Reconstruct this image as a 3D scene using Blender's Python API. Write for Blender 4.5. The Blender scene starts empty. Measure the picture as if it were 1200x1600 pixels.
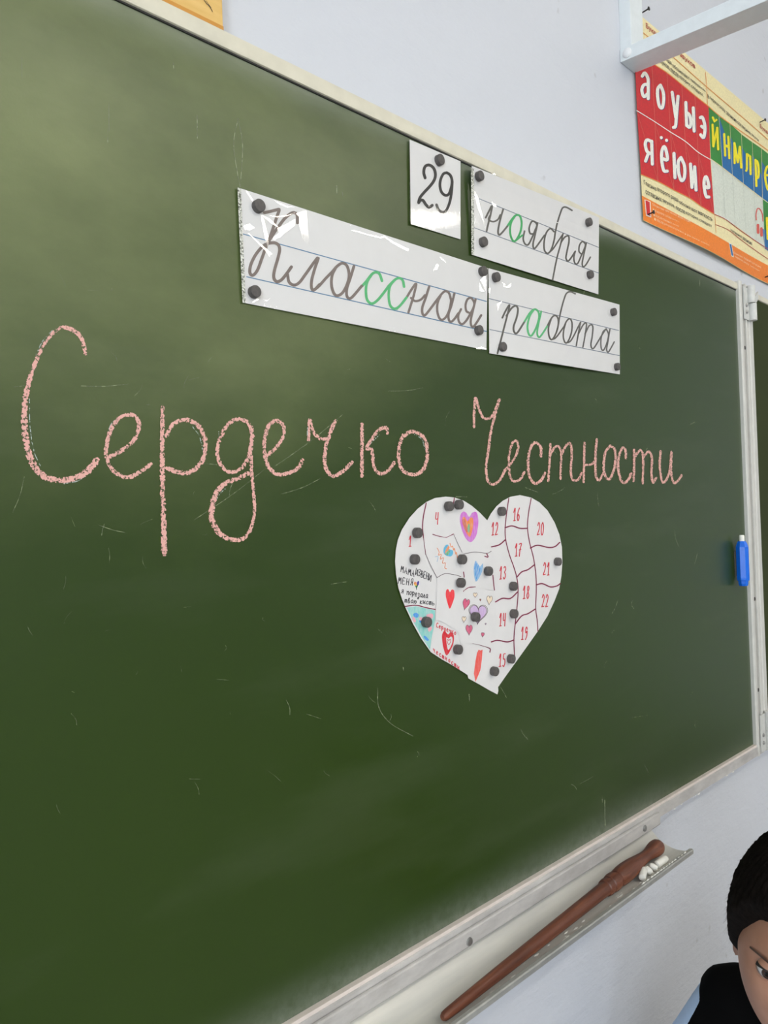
import bpy, bmesh, math, random
import numpy as np
from mathutils import Vector, Matrix
random.seed(7)
sc = bpy.context.scene
COL = sc.collection
PI = math.pi

# ------------------------------------------------------------------ camera
F_PX = 1200.0
CAM = Vector((0.0, -0.6326, 1.45))
R = Matrix(((0.71676, -0.01522, 0.69715), (-0.69654, 0.03190, 0.71681), (-0.03315, -0.99938, 0.01226)))
cam_d = bpy.data.cameras.new('camera')
cam = bpy.data.objects.new('camera', cam_d)
COL.objects.link(cam)
cam_d.sensor_fit = 'VERTICAL'
cam_d.sensor_height = 36.0
cam_d.lens = 36.0 * F_PX / 1600.0
cam_d.clip_start = 0.02
mw = Matrix.Identity(4)
for i in range(3):
    mw[i][0] = R[i][0]
    mw[i][1] = -R[i][1]
    mw[i][2] = -R[i][2]
    mw[i][3] = CAM[i]
cam.matrix_world = mw
sc.camera = cam

# ------------------------------------------------------------------ world, exposure
sc.view_settings.view_transform = 'Standard'
sc.view_settings.look = 'None'
sc.view_settings.exposure = -0.20
sc.view_settings.gamma = 1.0
sc.view_settings.use_curve_mapping = False
sc.cycles.use_denoising = True
sc.cycles.max_bounces = 8
sc.cycles.transparent_max_bounces = 16
world = bpy.data.worlds.new('overcast_sky')
sc.world = world
world.use_nodes = True
world.node_tree.nodes['Background'].inputs[0].default_value = (0.72, 0.84, 1.0, 1)
world.node_tree.nodes['Background'].inputs[1].default_value = 1.2
LAMP = 23.5            # emission of the fluorescent diffusers
DAY = 112.0             # daylight through each window of the left wall, watts
WALL_Y = 0.03


def daylight(x, y, z, sx, sy):
    d = bpy.data.lights.new('window_daylight', 'AREA')
    d.shape = 'RECTANGLE'
    d.size, d.size_y = sx, sy
    d.energy = DAY
    d.color = (0.88, 0.94, 1.0)
    o = bpy.data.objects.new('window_daylight', d)
    COL.objects.link(o)
    o.location = (x, y, z)
    o.rotation_euler = (0, -PI / 2, 0)


WINDOWS = [(-2.4, 1.5), (-4.8, 1.5)]
for wy, ww in WINDOWS:
    daylight(-2.52, wy, 1.75, 1.6, ww)


# ------------------------------------------------------------------ geometry of the photograph's planes
def ray(px, py):
    return R @ Vector((px - 600.0, py - 800.0, F_PX))


def at(px, py, y=0.0):
    w = ray(px, py)
    return CAM + w * ((y - CAM.y) / w.y)


def at_x(px, py, x):
    w = ray(px, py)
    return CAM + w * ((x - CAM.x) / w.x)


def at_plane(px, py, c, n):
    w = ray(px, py)
    return CAM + w * ((c - CAM).dot(n) / w.dot(n))


def crop(x0, y0, s):
    return lambda pts: [(x0 + p[0] / s, y0 + p[1] / s) for p in pts]


# ------------------------------------------------------------------ materials
class N:
    def __init__(self, name):
        self.m = bpy.data.materials.new(name)
        self.m.use_nodes = True
        self.t = self.m.node_tree
        self.b = self.t.nodes['Principled BSDF']
        self.out = self.t.nodes['Material Output']

    def node(self, typ, **kw):
        n = self.t.nodes.new(typ)
        for k, v in kw.items():
            setattr(n, k, v)
        return n

    def link(self, a, b):
        self.t.links.new(a, b)

    def pos(self):
        return self.node('ShaderNodeNewGeometry').outputs['Position']

    def noise(self, scale, detail=3.0, rough=0.55, vec=None, sx=None):
        v = vec or self.pos()
        if sx:
            mp = self.node('ShaderNodeMapping')
            mp.inputs['Scale'].default_value = sx
            self.link(v, mp.inputs['Vector'])
            v = mp.outputs[0]
        n = self.node('ShaderNodeTexNoise')
        n.inputs['Scale'].default_value = scale
        n.inputs['Detail'].default_value = detail
        n.inputs['Roughness'].default_value = rough
        self.link(v, n.inputs['Vector'])
        return n.outputs['Fac']

    def ramp(self, fac, stops):
        r = self.node('ShaderNodeValToRGB')
        el = r.color_ramp.elements
        while len(el) < len(stops):
            el.new(0.5)
        for e, (p, c) in zip(el, stops):
            e.position = p
            e.color = (*c, 1) if len(c) == 3 else c
        self.link(fac, r.inputs[0])
        return r.outputs[0]

    def rng(self, val, a, b, c=0.0, d=1.0):
        r = self.node('ShaderNodeMapRange')
        self.link(val, r.inputs[0])
        for i, v in enumerate((a, b, c, d)):
            r.inputs[i + 1].default_value = v
        return r.outputs[0]

    def math(self, op, a, b=None):
        n = self.node('ShaderNodeMath', operation=op)
        for i, v in enumerate((a, b)):
            if v is None:
                continue
            if isinstance(v, (int, float)):
                n.inputs[i].default_value = v
            else:
                self.link(v, n.inputs[i])
        return n.outputs[0]

    def mix(self, fac, a, b):
        n = self.node('ShaderNodeMix', data_type='RGBA')
        for s, v in ((n.inputs['Factor'], fac), (n.inputs[6], a), (n.inputs[7], b)):
            if isinstance(v, (int, float)):
                s.default_value = v
            elif isinstance(v, tuple):
                s.default_value = (*v[:3], 1)
            else:
                self.link(v, s)
        return n.outputs[2]

    def bump(self, h, strength, dist=0.002):
        n = self.node('ShaderNodeBump')
        n.inputs['Strength'].default_value = strength
        n.inputs['Distance'].default_value = dist
        self.link(h, n.inputs['Height'])
        self.link(n.outputs[0], self.b.inputs['Normal'])

    def xyz(self):
        s = self.node('ShaderNodeSeparateXYZ')
        self.link(self.pos(), s.inputs[0])
        return s.outputs

    def color(self, c):
        if isinstance(c, tuple):
            self.b.inputs['Base Color'].default_value = (*c[:3], 1)
        else:
            self.link(c, self.b.inputs['Base Color'])

    def set(self, **kw):
        for k, v in kw.items():
            s = self.b.inputs[k.replace('_', ' ')]
            if isinstance(v, (int, float)):
                s.default_value = v
            else:
                self.link(v, s)
        return self


def srgb(r, g, b):
    return tuple((v / 255 / 12.92) if v / 255 <= 0.04045 else ((v / 255 + 0.055) / 1.055) ** 2.4 for v in (r, g, b))


def mottled(name, col, var=0.12, scale=30.0, rough=0.5, metal=0.0, bump=0.0, spec=0.5, sx=None):
    m = N(name)
    n = m.noise(scale, 4, sx=sx)
    lo = tuple(c * (1 - var) for c in col)
    hi = tuple(min(1, c * (1 + var)) for c in col)
    m.color(m.ramp(n, [(0.3, lo), (0.7, hi)]))
    m.set(Roughness=rough, Metallic=metal)
    m.b.inputs['Specular IOR Level'].default_value = spec
    if bump:
        m.bump(n, bump)
    return m.m


def flat_ink(name, col, rough=0.55, spec=0.3):
    return mottled(name, col, 0.10, 300.0, rough, spec=spec)


M = {}
# painted plaster wall: pale lavender white with trowel ridges and small stains
w = N('lavender_plaster')
n1 = w.noise(1.3, 4)
n2 = w.noise(55.0, 5, 0.6)
n3 = w.noise(9.0, 5, 0.65, sx=(1.0, 1.0, 2.6))
spots = w.rng(w.noise(23.0, 2, 0.4), 0.735, 0.765)
base = w.mix(n1, srgb(203, 206, 214), srgb(212, 215, 221))
w.color(w.mix(w.math('MULTIPLY', spots, 0.35), base, srgb(150, 146, 142)))
w.set(Roughness=0.62)
w.b.inputs['Specular IOR Level'].default_value = 0.25
w.bump(w.math('ADD', w.math('MULTIPLY', n3, 2.2), w.math('MULTIPLY', n2, 0.25)), 0.40, 0.004)
M['wall'] = w.m

# chalkboard enamel
b = N('green_chalkboard_enamel')
xyz = b.xyz()
cl = b.noise(2.2, 5, 0.6)
wipe = b.noise(5.0, 5, 0.6, sx=(0.5, 1.0, 2.2))
grain = b.noise(420.0, 2)
fine = b.noise(70.0, 4, 0.7)
body = b.mix(cl, srgb(38, 58, 12), srgb(45, 66, 16))
smear = b.math('MULTIPLY', b.rng(wipe, 0.52, 0.80), 0.07)
body = b.mix(smear, body, srgb(150, 156, 138))
# gloss brightening painted into the upper left, broken up by wiping marks
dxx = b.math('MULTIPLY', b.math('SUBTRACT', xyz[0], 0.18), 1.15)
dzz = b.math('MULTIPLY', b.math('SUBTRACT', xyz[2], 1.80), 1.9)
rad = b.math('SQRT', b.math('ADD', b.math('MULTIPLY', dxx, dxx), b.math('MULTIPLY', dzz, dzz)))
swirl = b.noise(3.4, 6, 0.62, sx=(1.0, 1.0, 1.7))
painted_gloss = b.rng(b.math('ADD', rad, b.math('MULTIPLY', swirl, 0.55)), 0.30, 1.02, 1.0, 0.0)
painted_gloss = b.math('MULTIPLY', b.math('MULTIPLY', painted_gloss, b.rng(swirl, 0.30, 0.62, 1.0, 0.62)), 0.51)
body = b.mix(painted_gloss, body, srgb(150, 160, 108))
low = b.rng(xyz[2], 0.957, 1.012, 1.0, 0.0)
low = b.math('POWER', low, 2.2)
lowd = b.math('MULTIPLY', low, b.rng(fine, 0.30, 0.72, 0.45, 1.0))
lowx = b.rng(xyz[0], 1.22, 1.32, 1.0, 0.30)
dust = b.math('MULTIPLY', b.math('MULTIPLY', lowd, lowx), 0.27)
top = b.rng(xyz[2], 1.878, 1.914, 0.0, 1.0)
topd = b.math('MULTIPLY', b.math('POWER', top, 2.0), b.rng(wipe, 0.40, 0.65, 0.1, 0.36))
right = b.math('MULTIPLY', b.math('POWER', b.rng(xyz[0], 1.655, 1.676), 2.0), 0.16)
dust = b.math('MAXIMUM', b.math('MAXIMUM', dust, topd), right)
b.color(b.mix(dust, body, srgb(196, 200, 192)))
b.set(Roughness=b.math('ADD', b.rng(cl, 0.3, 0.7, 0.30, 0.34), b.math('MULTIPLY', dust, 0.4)))
b.b.inputs['Specular IOR Level'].default_value = 0.40
b.bump(grain, 0.10, 0.0006)
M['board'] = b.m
M['board_wing'] = mottled('green_wing_enamel', srgb(54, 62, 34), 0.08, 6.0, 0.75, spec=0.15)

M['frame'] = mottled('cream_painted_frame', srgb(214, 209, 190), 0.06, 40.0, 0.36, bump=0.05)
fr = N('dusty_painted_frame')
fn = fr.noise(38.0, 5, 0.65, sx=(0.35, 1, 1))
fr.color(fr.ramp(fn, [(0.30, srgb(166, 162, 158)), (0.55, srgb(188, 185, 182)), (0.75, srgb(206, 202, 197))]))
fr.set(Roughness=0.5)
fr.bump(fn, 0.2, 0.0008)
M['dusty'] = fr.m
M['edge'] = mottled('pale_pink_edge', srgb(224, 212, 204), 0.07, 60.0, 0.55)
M['silver'] = mottled('silver_grey_painted_frame', srgb(204, 203, 197), 0.05, 50.0, 0.4)
M['channel'] = mottled('grey_hinge_channel', srgb(170, 168, 162), 0.08, 50.0, 0.5)
M['shadow_gap'] = mottled('black_shadow_gap', (0.012, 0.013, 0.012), 0.2, 60.0, 0.6)
M['zinc'] = mottled('zinc_screw', srgb(170, 170, 168), 0.1, 200.0, 0.35, 0.8)
M['hinge'] = mottled('painted_hinge', srgb(205, 206, 202), 0.08, 80.0, 0.4)
M['hole'] = mottled('dark_hole', (0.03, 0.028, 0.025), 0.2, 200.0, 0.8)
tr = N('galvanised_tray')
tn = tr.noise(16.0, 4, 0.6, sx=(0.25, 3, 3))
tr.color(tr.ramp(tn, [(0.3, srgb(200, 199, 193)), (0.7, srgb(222, 220, 211))]))
tr.set(Roughness=0.33, Metallic=0.12)
M['tray'] = tr.m
M['tray_rim'] = mottled('dull_metal_rim', srgb(172, 172, 168), 0.1, 70.0, 0.4, 0.4)
M['dust'] = mottled('chalk_dust', srgb(226, 225, 218), 0.05, 300.0, 0.9)
wd = N('turned_red_brown_wood')
tc = wd.node('ShaderNodeTexCoord').outputs['Object']
g1 = wd.noise(60.0, 5, 0.7, vec=tc, sx=(1.0, 1.0, 0.06))
g2 = wd.noise(22.0, 4, 0.6, vec=tc, sx=(1.0, 1.0, 0.25))
wc = wd.ramp(g1, [(0.32, srgb(70, 38, 26)), (0.5, srgb(108, 60, 40)), (0.68, srgb(146, 92, 66))])
wd.color(wd.mix(wd.rng(g2, 0.5, 0.75, 0.0, 0.5), wc, srgb(74, 38, 28)))
wd.set(Roughness=0.42)
wd.bump(g1, 0.12, 0.0006)
M['wood'] = wd.m
M['chalk'] = mottled('white_chalk', srgb(242, 240, 232), 0.04, 160.0, 0.85, bump=0.1)
M['bracket'] = mottled('pale_grey_enamel', srgb(224, 230, 232), 0.03, 60.0, 0.38)
M['bolt'] = mottled('white_painted_bolt', srgb(232, 233, 234), 0.03, 100.0, 0.3)
M['magnet'] = mottled('dark_ferrite', srgb(84, 80, 78), 0.22, 220.0, 0.55, bump=0.12)
M['paper'] = mottled('white_paper', srgb(222, 220, 219), 0.015, 60.0, 0.6, spec=0.3)
M['card'] = mottled('laminated_white_card', srgb(224, 223, 222), 0.012, 40.0, 0.5, spec=0.3)
M['pin'] = mottled('black_nail', (0.012, 0.012, 0.013), 0.2, 100.0, 0.35)
M['blue'] = mottled('blue_plastic', srgb(6, 106, 226), 0.06, 80.0, 0.32)
M['grey_letter'] = flat_ink('grey_brown_print', srgb(124, 112, 106), 0.4)
M['dark_letter'] = flat_ink('dark_grey_print', srgb(92, 90, 84), 0.4)
M['green_letter'] = flat_ink('green_print', srgb(86, 184, 118), 0.4)
M['green_letter2'] = flat_ink('deeper_green_print', srgb(60, 170, 96), 0.4)
M['rule'] = flat_ink('blue_rule_print', srgb(84, 128, 164), 0.4)
M['rule_grey'] = flat_ink('grey_rule_print', srgb(102, 116, 134), 0.4)
M['black_ink'] = flat_ink('black_ink', srgb(26, 26, 26), 0.35)
M['pen'] = flat_ink('black_pen', srgb(40, 38, 44))
M['red_pen'] = flat_ink('red_felt_pen', srgb(208, 58, 70))
M['crimson'] = flat_ink('crimson_felt_line', srgb(128, 40, 70))
M['thin_line'] = flat_ink('thin_dark_cut_line', srgb(98, 80, 88))


def crayon(name, col, paper=srgb(224, 220, 220), amount=0.45, ang=(1.0, 1.0, 0.22)):
    m = N(name)
    n = m.noise(420.0, 3, 0.7, sx=ang)
    m.color(m.ramp(n, [(0.36, col), (0.80, tuple(c + (p - c) * amount for c, p in zip(col, paper)))]))
    m.set(Roughness=0.6)
    m.b.inputs['Specular IOR Level'].default_value = 0.3
    return m.m


M['c_red'] = crayon('red_crayon', srgb(236, 48, 58), amount=0.15)
M['c_deepred'] = crayon('deep_red_crayon', srgb(214, 26, 44), amount=0.15)
M['c_coral'] = crayon('coral_crayon', srgb(236, 84, 74), amount=0.25)
M['c_magenta'] = crayon('magenta_crayon', srgb(206, 104, 206))
M['c_orange'] = crayon('orange_crayon', srgb(236, 132, 52))
M['c_rust'] = crayon('rust_crayon', srgb(206, 96, 66))
M['c_green'] = crayon('green_crayon', srgb(96, 174, 118))
M['c_teal'] = crayon('teal_crayon', srgb(132, 206, 198), amount=0.6)
M['c_blue'] = crayon('blue_crayon', srgb(52, 146, 222), amount=0.25)
M['c_sky'] = crayon('sky_blue_crayon', srgb(122, 178, 222), amount=0.6)
M['c_pink'] = crayon('pink_crayon', srgb(238, 164, 180))
M['c_rose'] = crayon('rose_crayon', srgb(216, 84, 124), amount=0.3)
M['c_lilac'] = crayon('lilac_crayon', srgb(204, 172, 218), amount=0.5)
M['c_cream'] = crayon('cream_crayon', srgb(238, 218, 188), amount=0.5)
M['c_cyan'] = crayon('cyan_crayon', srgb(86, 178, 216), amount=0.2)
M['c_yellow'] = crayon('yellow_crayon', srgb(240, 200, 60), amount=0.2)
M['c_navy'] = crayon('navy_crayon', srgb(52, 40, 160), amount=0.1)
M['c_forest'] = crayon('forest_crayon', srgb(28, 128, 74), amount=0.1)


def chalk_material(name, col, cov=0.0):
    m = N(name)
    uv = m.node('ShaderNodeUVMap', uv_map='across')
    sp = m.node('ShaderNodeSeparateXYZ')
    m.link(uv.outputs[0], sp.inputs[0])
    au = m.math('ABSOLUTE', sp.outputs[0])
    n = m.noise(430.0, 3, 0.65)
    n2 = m.noise(900.0, 2, 0.6)
    v = m.math('ADD', m.math('MULTIPLY', n, 0.7), m.math('MULTIPLY', n2, 0.3))
    th = m.math('ADD', m.math('MULTIPLY', m.math('POWER', au, 4.0), 0.26), 0.425 - cov)
    alpha = m.rng(m.math('SUBTRACT', v, th), 0.0, 0.035)
    m.color(m.mix(n2, tuple(c * 0.92 for c in col), tuple(min(1, c * 1.05) for c in col)))
    m.set(Roughness=0.9, Alpha=alpha)
    m.b.inputs['Specular IOR Level'].default_value = 0.1
    return m.m


M['pink_chalk'] = chalk_material('pink_chalk', srgb(228, 176, 166))
M['white_edge'] = chalk_material('old_white_chalk', srgb(176, 190, 184), -0.05)
sm = N('faint_scratch')
sm.color(srgb(172, 182, 146))
sm.set(Roughness=0.8, Alpha=sm.rng(sm.noise(160.0, 2), 0.35, 0.65, 0.08, 0.62))
M['scratch'] = sm.m

fl = N('clear_laminating_film')
gl = fl.node('ShaderNodeBsdfGlossy')
gl.inputs['Roughness'].default_value = 0.02
tp = fl.node('ShaderNodeBsdfTransparent')
fz = fl.node('ShaderNodeFresnel')
# thin film: the same reflectance from both sides
bk = fl.node('ShaderNodeNewGeometry').outputs['Backfacing']
fl.link(fl.rng(bk, 0, 1, 1.5, 1 / 1.5), fz.inputs['IOR'])
bp_ = fl.node('ShaderNodeBump')
bp_.inputs['Strength'].default_value = 0.05
bp_.inputs['Distance'].default_value = 0.0008
fl.link(fl.noise(240.0, 3, 0.6, sx=(1.4, 1.4, 0.5)), bp_.inputs['Height'])
fl.link(bp_.outputs[0], gl.inputs['Normal'])
mx = fl.node('ShaderNodeMixShader')
fl.link(fz.outputs[0], mx.inputs[0])
fl.link(tp.outputs[0], mx.inputs[1])
fl.link(gl.outputs[0], mx.inputs[2])
fl.link(mx.outputs[0], fl.out.inputs[0])
M['film'] = fl.m
fc = N('creased_film')
gl2 = fc.node('ShaderNodeBsdfGlossy')
gl2.inputs['Roughness'].default_value = 0.06
tp2 = fc.node('ShaderNodeBsdfTransparent')
mx2 = fc.node('ShaderNodeMixShader')
fz2 = fc.node('ShaderNodeFresnel')
fc.link(fc.rng(fc.node('ShaderNodeNewGeometry').outputs['Backfacing'], 0, 1, 1.5, 1 / 1.5), fz2.inputs['IOR'])
fc.link(fc.math('MULTIPLY', fz2.outputs[0], 1.8), mx2.inputs[0])
fc.link(tp2.outputs[0], mx2.inputs[1])
fc.link(gl2.outputs[0], mx2.inputs[2])
fc.link(mx2.outputs[0], fc.out.inputs[0])
M['crease'] = fc.m
se = N('painted_glitter_seam')
se.color(se.ramp(se.noise(520.0, 2, 0.7), [(0.38, srgb(96, 98, 88)), (0.5, srgb(186, 188, 178)), (0.64, srgb(240, 240, 230))]))  # sparkle of the sealed edge painted into the colour as noise
se.set(Roughness=0.25)
se.bump(se.noise(520.0, 2, 0.7), 0.8, 0.001)
M['seam'] = se.m
yw = N('yellow_varnished_wood')
yn = yw.noise(40.0, 4, 0.6, sx=(0.2, 1, 1.6))
yw.color(yw.ramp(yn, [(0.3, srgb(214, 172, 92)), (0.7, srgb(230, 192, 118))]))
yw.set(Roughness=0.4)
M['yellow_wood'] = yw.m
M['yellow_edge'] = mottled('orange_wood_edge', srgb(200, 140, 52), 0.05, 60.0, 0.5)
for k, c in dict(p_cream=(238, 226, 176), p_red=(206, 32, 42), p_orange=(238, 130, 38), p_green=(48, 134, 54), p_blue=(8, 102, 164),
                 p_pale=(214, 220, 208), p_white=(240, 240, 232), p_yellow=(244, 228, 24), p_navy=(58, 48, 110), p_line=(232, 150, 66),
                 p_redline=(214, 110, 96), p_text=(66, 64, 58), p_title=(176, 44, 40), p_phones=(214, 92, 80), p_greyline=(196, 204, 192),
                 p_peach=(250, 214, 178)).items():
    M[k] = flat_ink('poster_' + k[2:], srgb(*c), 0.42, 0.4)


# ------------------------------------------------------------------ object helpers
def mesh_obj(name, verts, faces, mat, parent=None, smooth=False):
    me = bpy.data.meshes.new(name)
    me.from_pydata([tuple(v) for v in verts], [], faces)
    me.update()
    if mat is not None:
        me.materials.append(mat)
    if smooth:
        me.polygons.foreach_set('use_smooth', [True] * len(me.polygons))
    o = bpy.data.objects.new(name, me)
    COL.objects.link(o)
    if parent:
        set_parent(o, parent)
    return o


def set_parent(o, p):
    o.parent = p
    m = Matrix.Identity(4)
    q = p
    chain = []
    while q:
        chain.append(q)
        q = q.parent
    for q in reversed(chain):
        m = m @ q.matrix_parent_inverse @ q.matrix_basis
    o.matrix_parent_inverse = m.inverted()


def tag(o, label, cat, group=None):
    o['label'] = label
    o['category'] = cat
    if group:
        o['group'] = group
    return o


def empty(name, loc, label, cat, group=None):
    o = bpy.data.objects.new(name, None)
    o.empty_display_size = 0.03
    COL.objects.link(o)
    o.location = loc
    return tag(o, label, cat, group)


def struct(o):
    o['kind'] = 'structure'
    return o


class Geo:
    def __init__(self):
        self.v, self.f = [], []

    def add(self, v, f):
        k = len(self.v)
        self.v += [Vector(p) for p in v]
        self.f += [tuple(i + k for i in q) for q in f]

    def box(self, a, b):
        x0, y0, z0 = a
        x1, y1, z1 = b
        self.add([(x0, y0, z0), (x1, y0, z0), (x1, y1, z0), (x0, y1, z0), (x0, y0, z1), (x1, y0, z1), (x1, y1, z1), (x0, y1, z1)],
                 [(0, 3, 2, 1), (4, 5, 6, 7), (0, 1, 5, 4), (1, 2, 6, 5), (2, 3, 7, 6), (3, 0, 4, 7)])

    def extrude(self, prof, axis, a, b):
        """closed profile of (p, q) swept along axis; axis 'x' -> (y, z), axis 'z' -> (x, y)"""
        n = len(prof)
        mk = (lambda t, p: (t, p[0], p[1])) if axis == 'x' else (lambda t, p: (p[0], p[1], t))
        self.add([mk(a, p) for p in prof] + [mk(b, p) for p in prof],
                 [(i, (i + 1) % n, n + (i + 1) % n, n + i) for i in range(n)] + [tuple(range(n))[::-1], tuple(range(n, 2 * n))])

    def lathe(self, c, axis, prof, seg=24):
        """prof: list of (distance along axis, radius)"""
        axis = Vector(axis).normalized()
        u = axis.orthogonal().normalized()
        w_ = axis.cross(u)
        c = Vector(c)
        vs = []
        for h, r in prof:
            for k in range(seg):
                t = 2 * PI * k / seg
                vs.append(c + axis * h + (u * math.cos(t) + w_ * math.sin(t)) * r)
        fs = [(i * seg + k, i * seg + (k + 1) % seg, (i + 1) * seg + (k + 1) % seg, (i + 1) * seg + k) for i in range(len(prof) - 1) for k in range(seg)]
        fs.append(tuple(range(seg))[::-1])
        fs.append(tuple((len(prof) - 1) * seg + k for k in range(seg)))
        self.add(vs, fs)

    def obj(self, name, mat, parent=None, smooth=False, bevel=0.0):
        o = mesh_obj(name, self.v, self.f, mat, parent, smooth)
        bm = bmesh.new()
        bm.from_mesh(o.data)
        bmesh.ops.recalc_face_normals(bm, faces=bm.faces[:])
        if bevel:
            bmesh.ops.bevel(bm, geom=bm.edges[:], offset=bevel, segments=2, affect='EDGES', profile=0.7)
        bm.to_mesh(o.data)
        bm.free()
        if smooth:
            smooth_by_angle(o)
        return o


def smooth_by_angle(o, deg=38):
    bm = bmesh.new()
    bm.from_mesh(o.data)
    for e in bm.edges:
        e.smooth = len(e.link_faces) == 2 and e.calc_face_angle(0) < math.radians(deg)
    for f in bm.faces:
        f.smooth = True
    bm.to_mesh(o.data)
    bm.free()


def catmull(pts, n=6, closed=False):
    P = [np.array(p, float) for p in pts]
    if len(P) < 3 and not closed:
        return [tuple(P[0] + (P[-1] - P[0]) * t) for t in np.linspace(0, 1, n + 1)]
    if closed:
        ext = [P[-1]] + P + [P[0], P[1]]
    else:
        ext = [2 * P[0] - P[1]] + P + [2 * P[-1] - P[-2]]
    out = []
    for i in range(1, len(ext) - 2):
        a, b_, c, d = ext[i - 1:i + 3]
        for k in range(n):
            t = k / n
            out.append(0.5 * (2 * b_ + (c - a) * t + (2 * a - 5 * b_ + 4 * c - d) * t * t + (3 * b_ - a - 3 * c + d) * t ** 3))
    if not closed:
        out.append(P[-1])
    return [tuple(p) for p in out]


class Print:
    """flat marks collected on a surface: surf(px, py, eps) -> world point"""

    def __init__(self, surf):
        self.s, self.v, self.f, self.uv, self.n = surf, [], [], [], 0

    def stroke(self, pts, wd, n=6, smooth=True, eps=0.0002, ws=None):
        c = catmull(pts, n) if smooth else [tuple(map(float, p)) for p in pts]
        c = [c[0]] + [q for p, q in zip(c, c[1:]) if abs(p[0] - q[0]) + abs(p[1] - q[1]) > 1e-4]
        if len(c) < 2:
            return
        A = np.array(c)
        T = np.gradient(A, axis=0)
        T /= np.linalg.norm(T, axis=1)[:, None] + 1e-9
        W = np.full(len(A), wd / 2.0)
        if ws:
            W = np.interp(np.linspace(0, 1, len(A)), np.linspace(0, 1, len(ws)), ws) / 2
        # rounded ends
        A = np.vstack([A[0] - T[0] * W[0] * 0.9, A[0] - T[0] * W[0] * 0.6, A, A[-1] + T[-1] * W[-1] * 0.6, A[-1] + T[-1] * W[-1] * 0.9])
        T = np.vstack([T[0], T[0], T, T[-1], T[-1]])
        W = np.concatenate([[W[0] * 0.42, W[0] * 0.8], W, [W[-1] * 0.8, W[-1] * 0.42]])
        k = len(self.v)
        e0 = eps + 3e-5 * (self.n % 5)
        self.n += 1
        for j, ((x, y), (tx, ty), h) in enumerate(zip(A, T, W)):
            nx, ny = -ty * h, tx * h
            for s in (-1, 0, 1):
                self.v.append(self.s(x + s * nx, y + s * ny, e0 + 6e-5 * j / len(A)))
                self.uv.append((s, 0))
        for i in range(len(A) - 1):
            for s in (0, 1):
                a = k + i * 3 + s
                self.f.append((a, a + 1, a + 4, a + 3))

    def poly(self, pts, eps=0.0002):
        k = len(self.v)
        for x, y in pts:
            self.v.append(self.s(x, y, eps))
            self.uv.append((0, 0))
        self.f.append(tuple(range(k, k + len(pts))))

    def obj(self, name, mat, parent):
        o = mesh_obj(name, self.v, self.f, mat, parent)
        l = o.data.uv_layers.new(name='across')
        for lp in o.data.loops:
            l.data[lp.index].uv = self.uv[lp.vertex_index]
        return o


def plane_surf(y):
    return lambda px, py, e: at(px, py, y - e)


def sheet(outline, surf, thick, mat, name, parent=None):
    """thin paper cut to an outline given on the photograph, standing on a real plane"""
    n = len(outline)
    v = [surf(x, y, thick) for x, y in outline] + [surf(x, y, 0.0) for x, y in outline]
    f = [tuple(range(n)), tuple(range(2 * n - 1, n - 1, -1))] + [(i, n + i, n + (i + 1) % n, (i + 1) % n) for i in range(n)]
    o = mesh_obj(name, v, f, mat, parent)
    bm = bmesh.new()
    bm.from_mesh(o.data)
    bmesh.ops.triangulate(bm, faces=[q for q in bm.faces if len(q.verts) > 4])
    bmesh.ops.recalc_face_normals(bm, faces=bm.faces[:])
    bm.to_mesh(o.data)
    bm.free()
    return o


_text_cache = {}


def text_shape(s, bold=0.0):
    key = (s, bold)
    if key not in _text_cache:
        cu = bpy.data.curves.new('lettering', 'FONT')
        cu.body = s
        cu.offset = bold
        cu.resolution_u = 3
        to = bpy.data.objects.new('lettering', cu)
        COL.objects.link(to)
        dg = bpy.context.evaluated_depsgraph_get()
        me = bpy.data.meshes.new_from_object(to.evaluated_get(dg))
        V = [(v.co.x, v.co.y) for v in me.vertices]
        Fs = [tuple(p.vertices) for p in me.polygons]
        bpy.data.objects.remove(to)
        bpy.data.curves.remove(cu)
        bpy.data.meshes.remove(me)
        xs = [p[0] for p in V]
        ys = [p[1] for p in V]
        _text_cache[key] = (V, Fs, min(xs), max(xs), min(ys), max(ys))
    return _text_cache[key]


def put_text(pr, s, bl, br, tl, bold=0.0, eps=0.0004, dx=0.0, dy=0.0):
    """fit the lettering's box on three corner pixels of the photograph (on pr's plane)"""
    V, Fs, x0, x1, y0, y1 = text_shape(s, bold)
    B, Rr, T = pr.s(*bl, eps), pr.s(*br, eps), pr.s(*tl, eps)
    ex, ey = Rr - B, T - B
    off = Vector((dx, 0, dy))
    k = len(pr.v)
    for x, y in V:
        q = B + ex * ((x - x0) / (x1 - x0)) + ey * ((y - y0) / (y1 - y0)) + off
        pr.v.append(Vector((q.x, bow(q.x, q.z) - eps, q.z)))
        pr.uv.append((0, 0))
    pr.f += [tuple(i + k for i in q) for q in Fs]


# ================================================================== SETTING
X0, X1, Y0, Z1 = -2.4, 5.3, -6.6, 3.05
g = Geo(); g.box((X0 - .2, WALL_Y, 0), (X1 + .2, WALL_Y + 0.2, Z1)); struct(g.obj('wall_front', M['wall']))
g = Geo(); g.box((X1, Y0, 0), (X1 + .2, WALL_Y, Z1)); struct(g.obj('wall_right', M['wall']))
g = Geo(); g.box((X0 - .2, Y0 - .2, 0), (X1 + .2, Y0, Z1)); struct(g.obj('wall_back', M['wall']))
g = Geo()
ys = [WALL_Y] + [v for wy, ww in WINDOWS for v in (wy + ww / 2, wy - ww / 2)] + [Y0]
for a, c in zip(ys[0::2], ys[1::2]):
    g.box((X0 - .2, c, 0), (X0, a, Z1))
for wy, ww in WINDOWS:
    g.box((X0 - .2, wy - ww / 2, 0), (X0, wy + ww / 2, 0.95))
    g.box((X0 - .2, wy - ww / 2, 2.55), (X0, wy + ww / 2, Z1))
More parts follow.
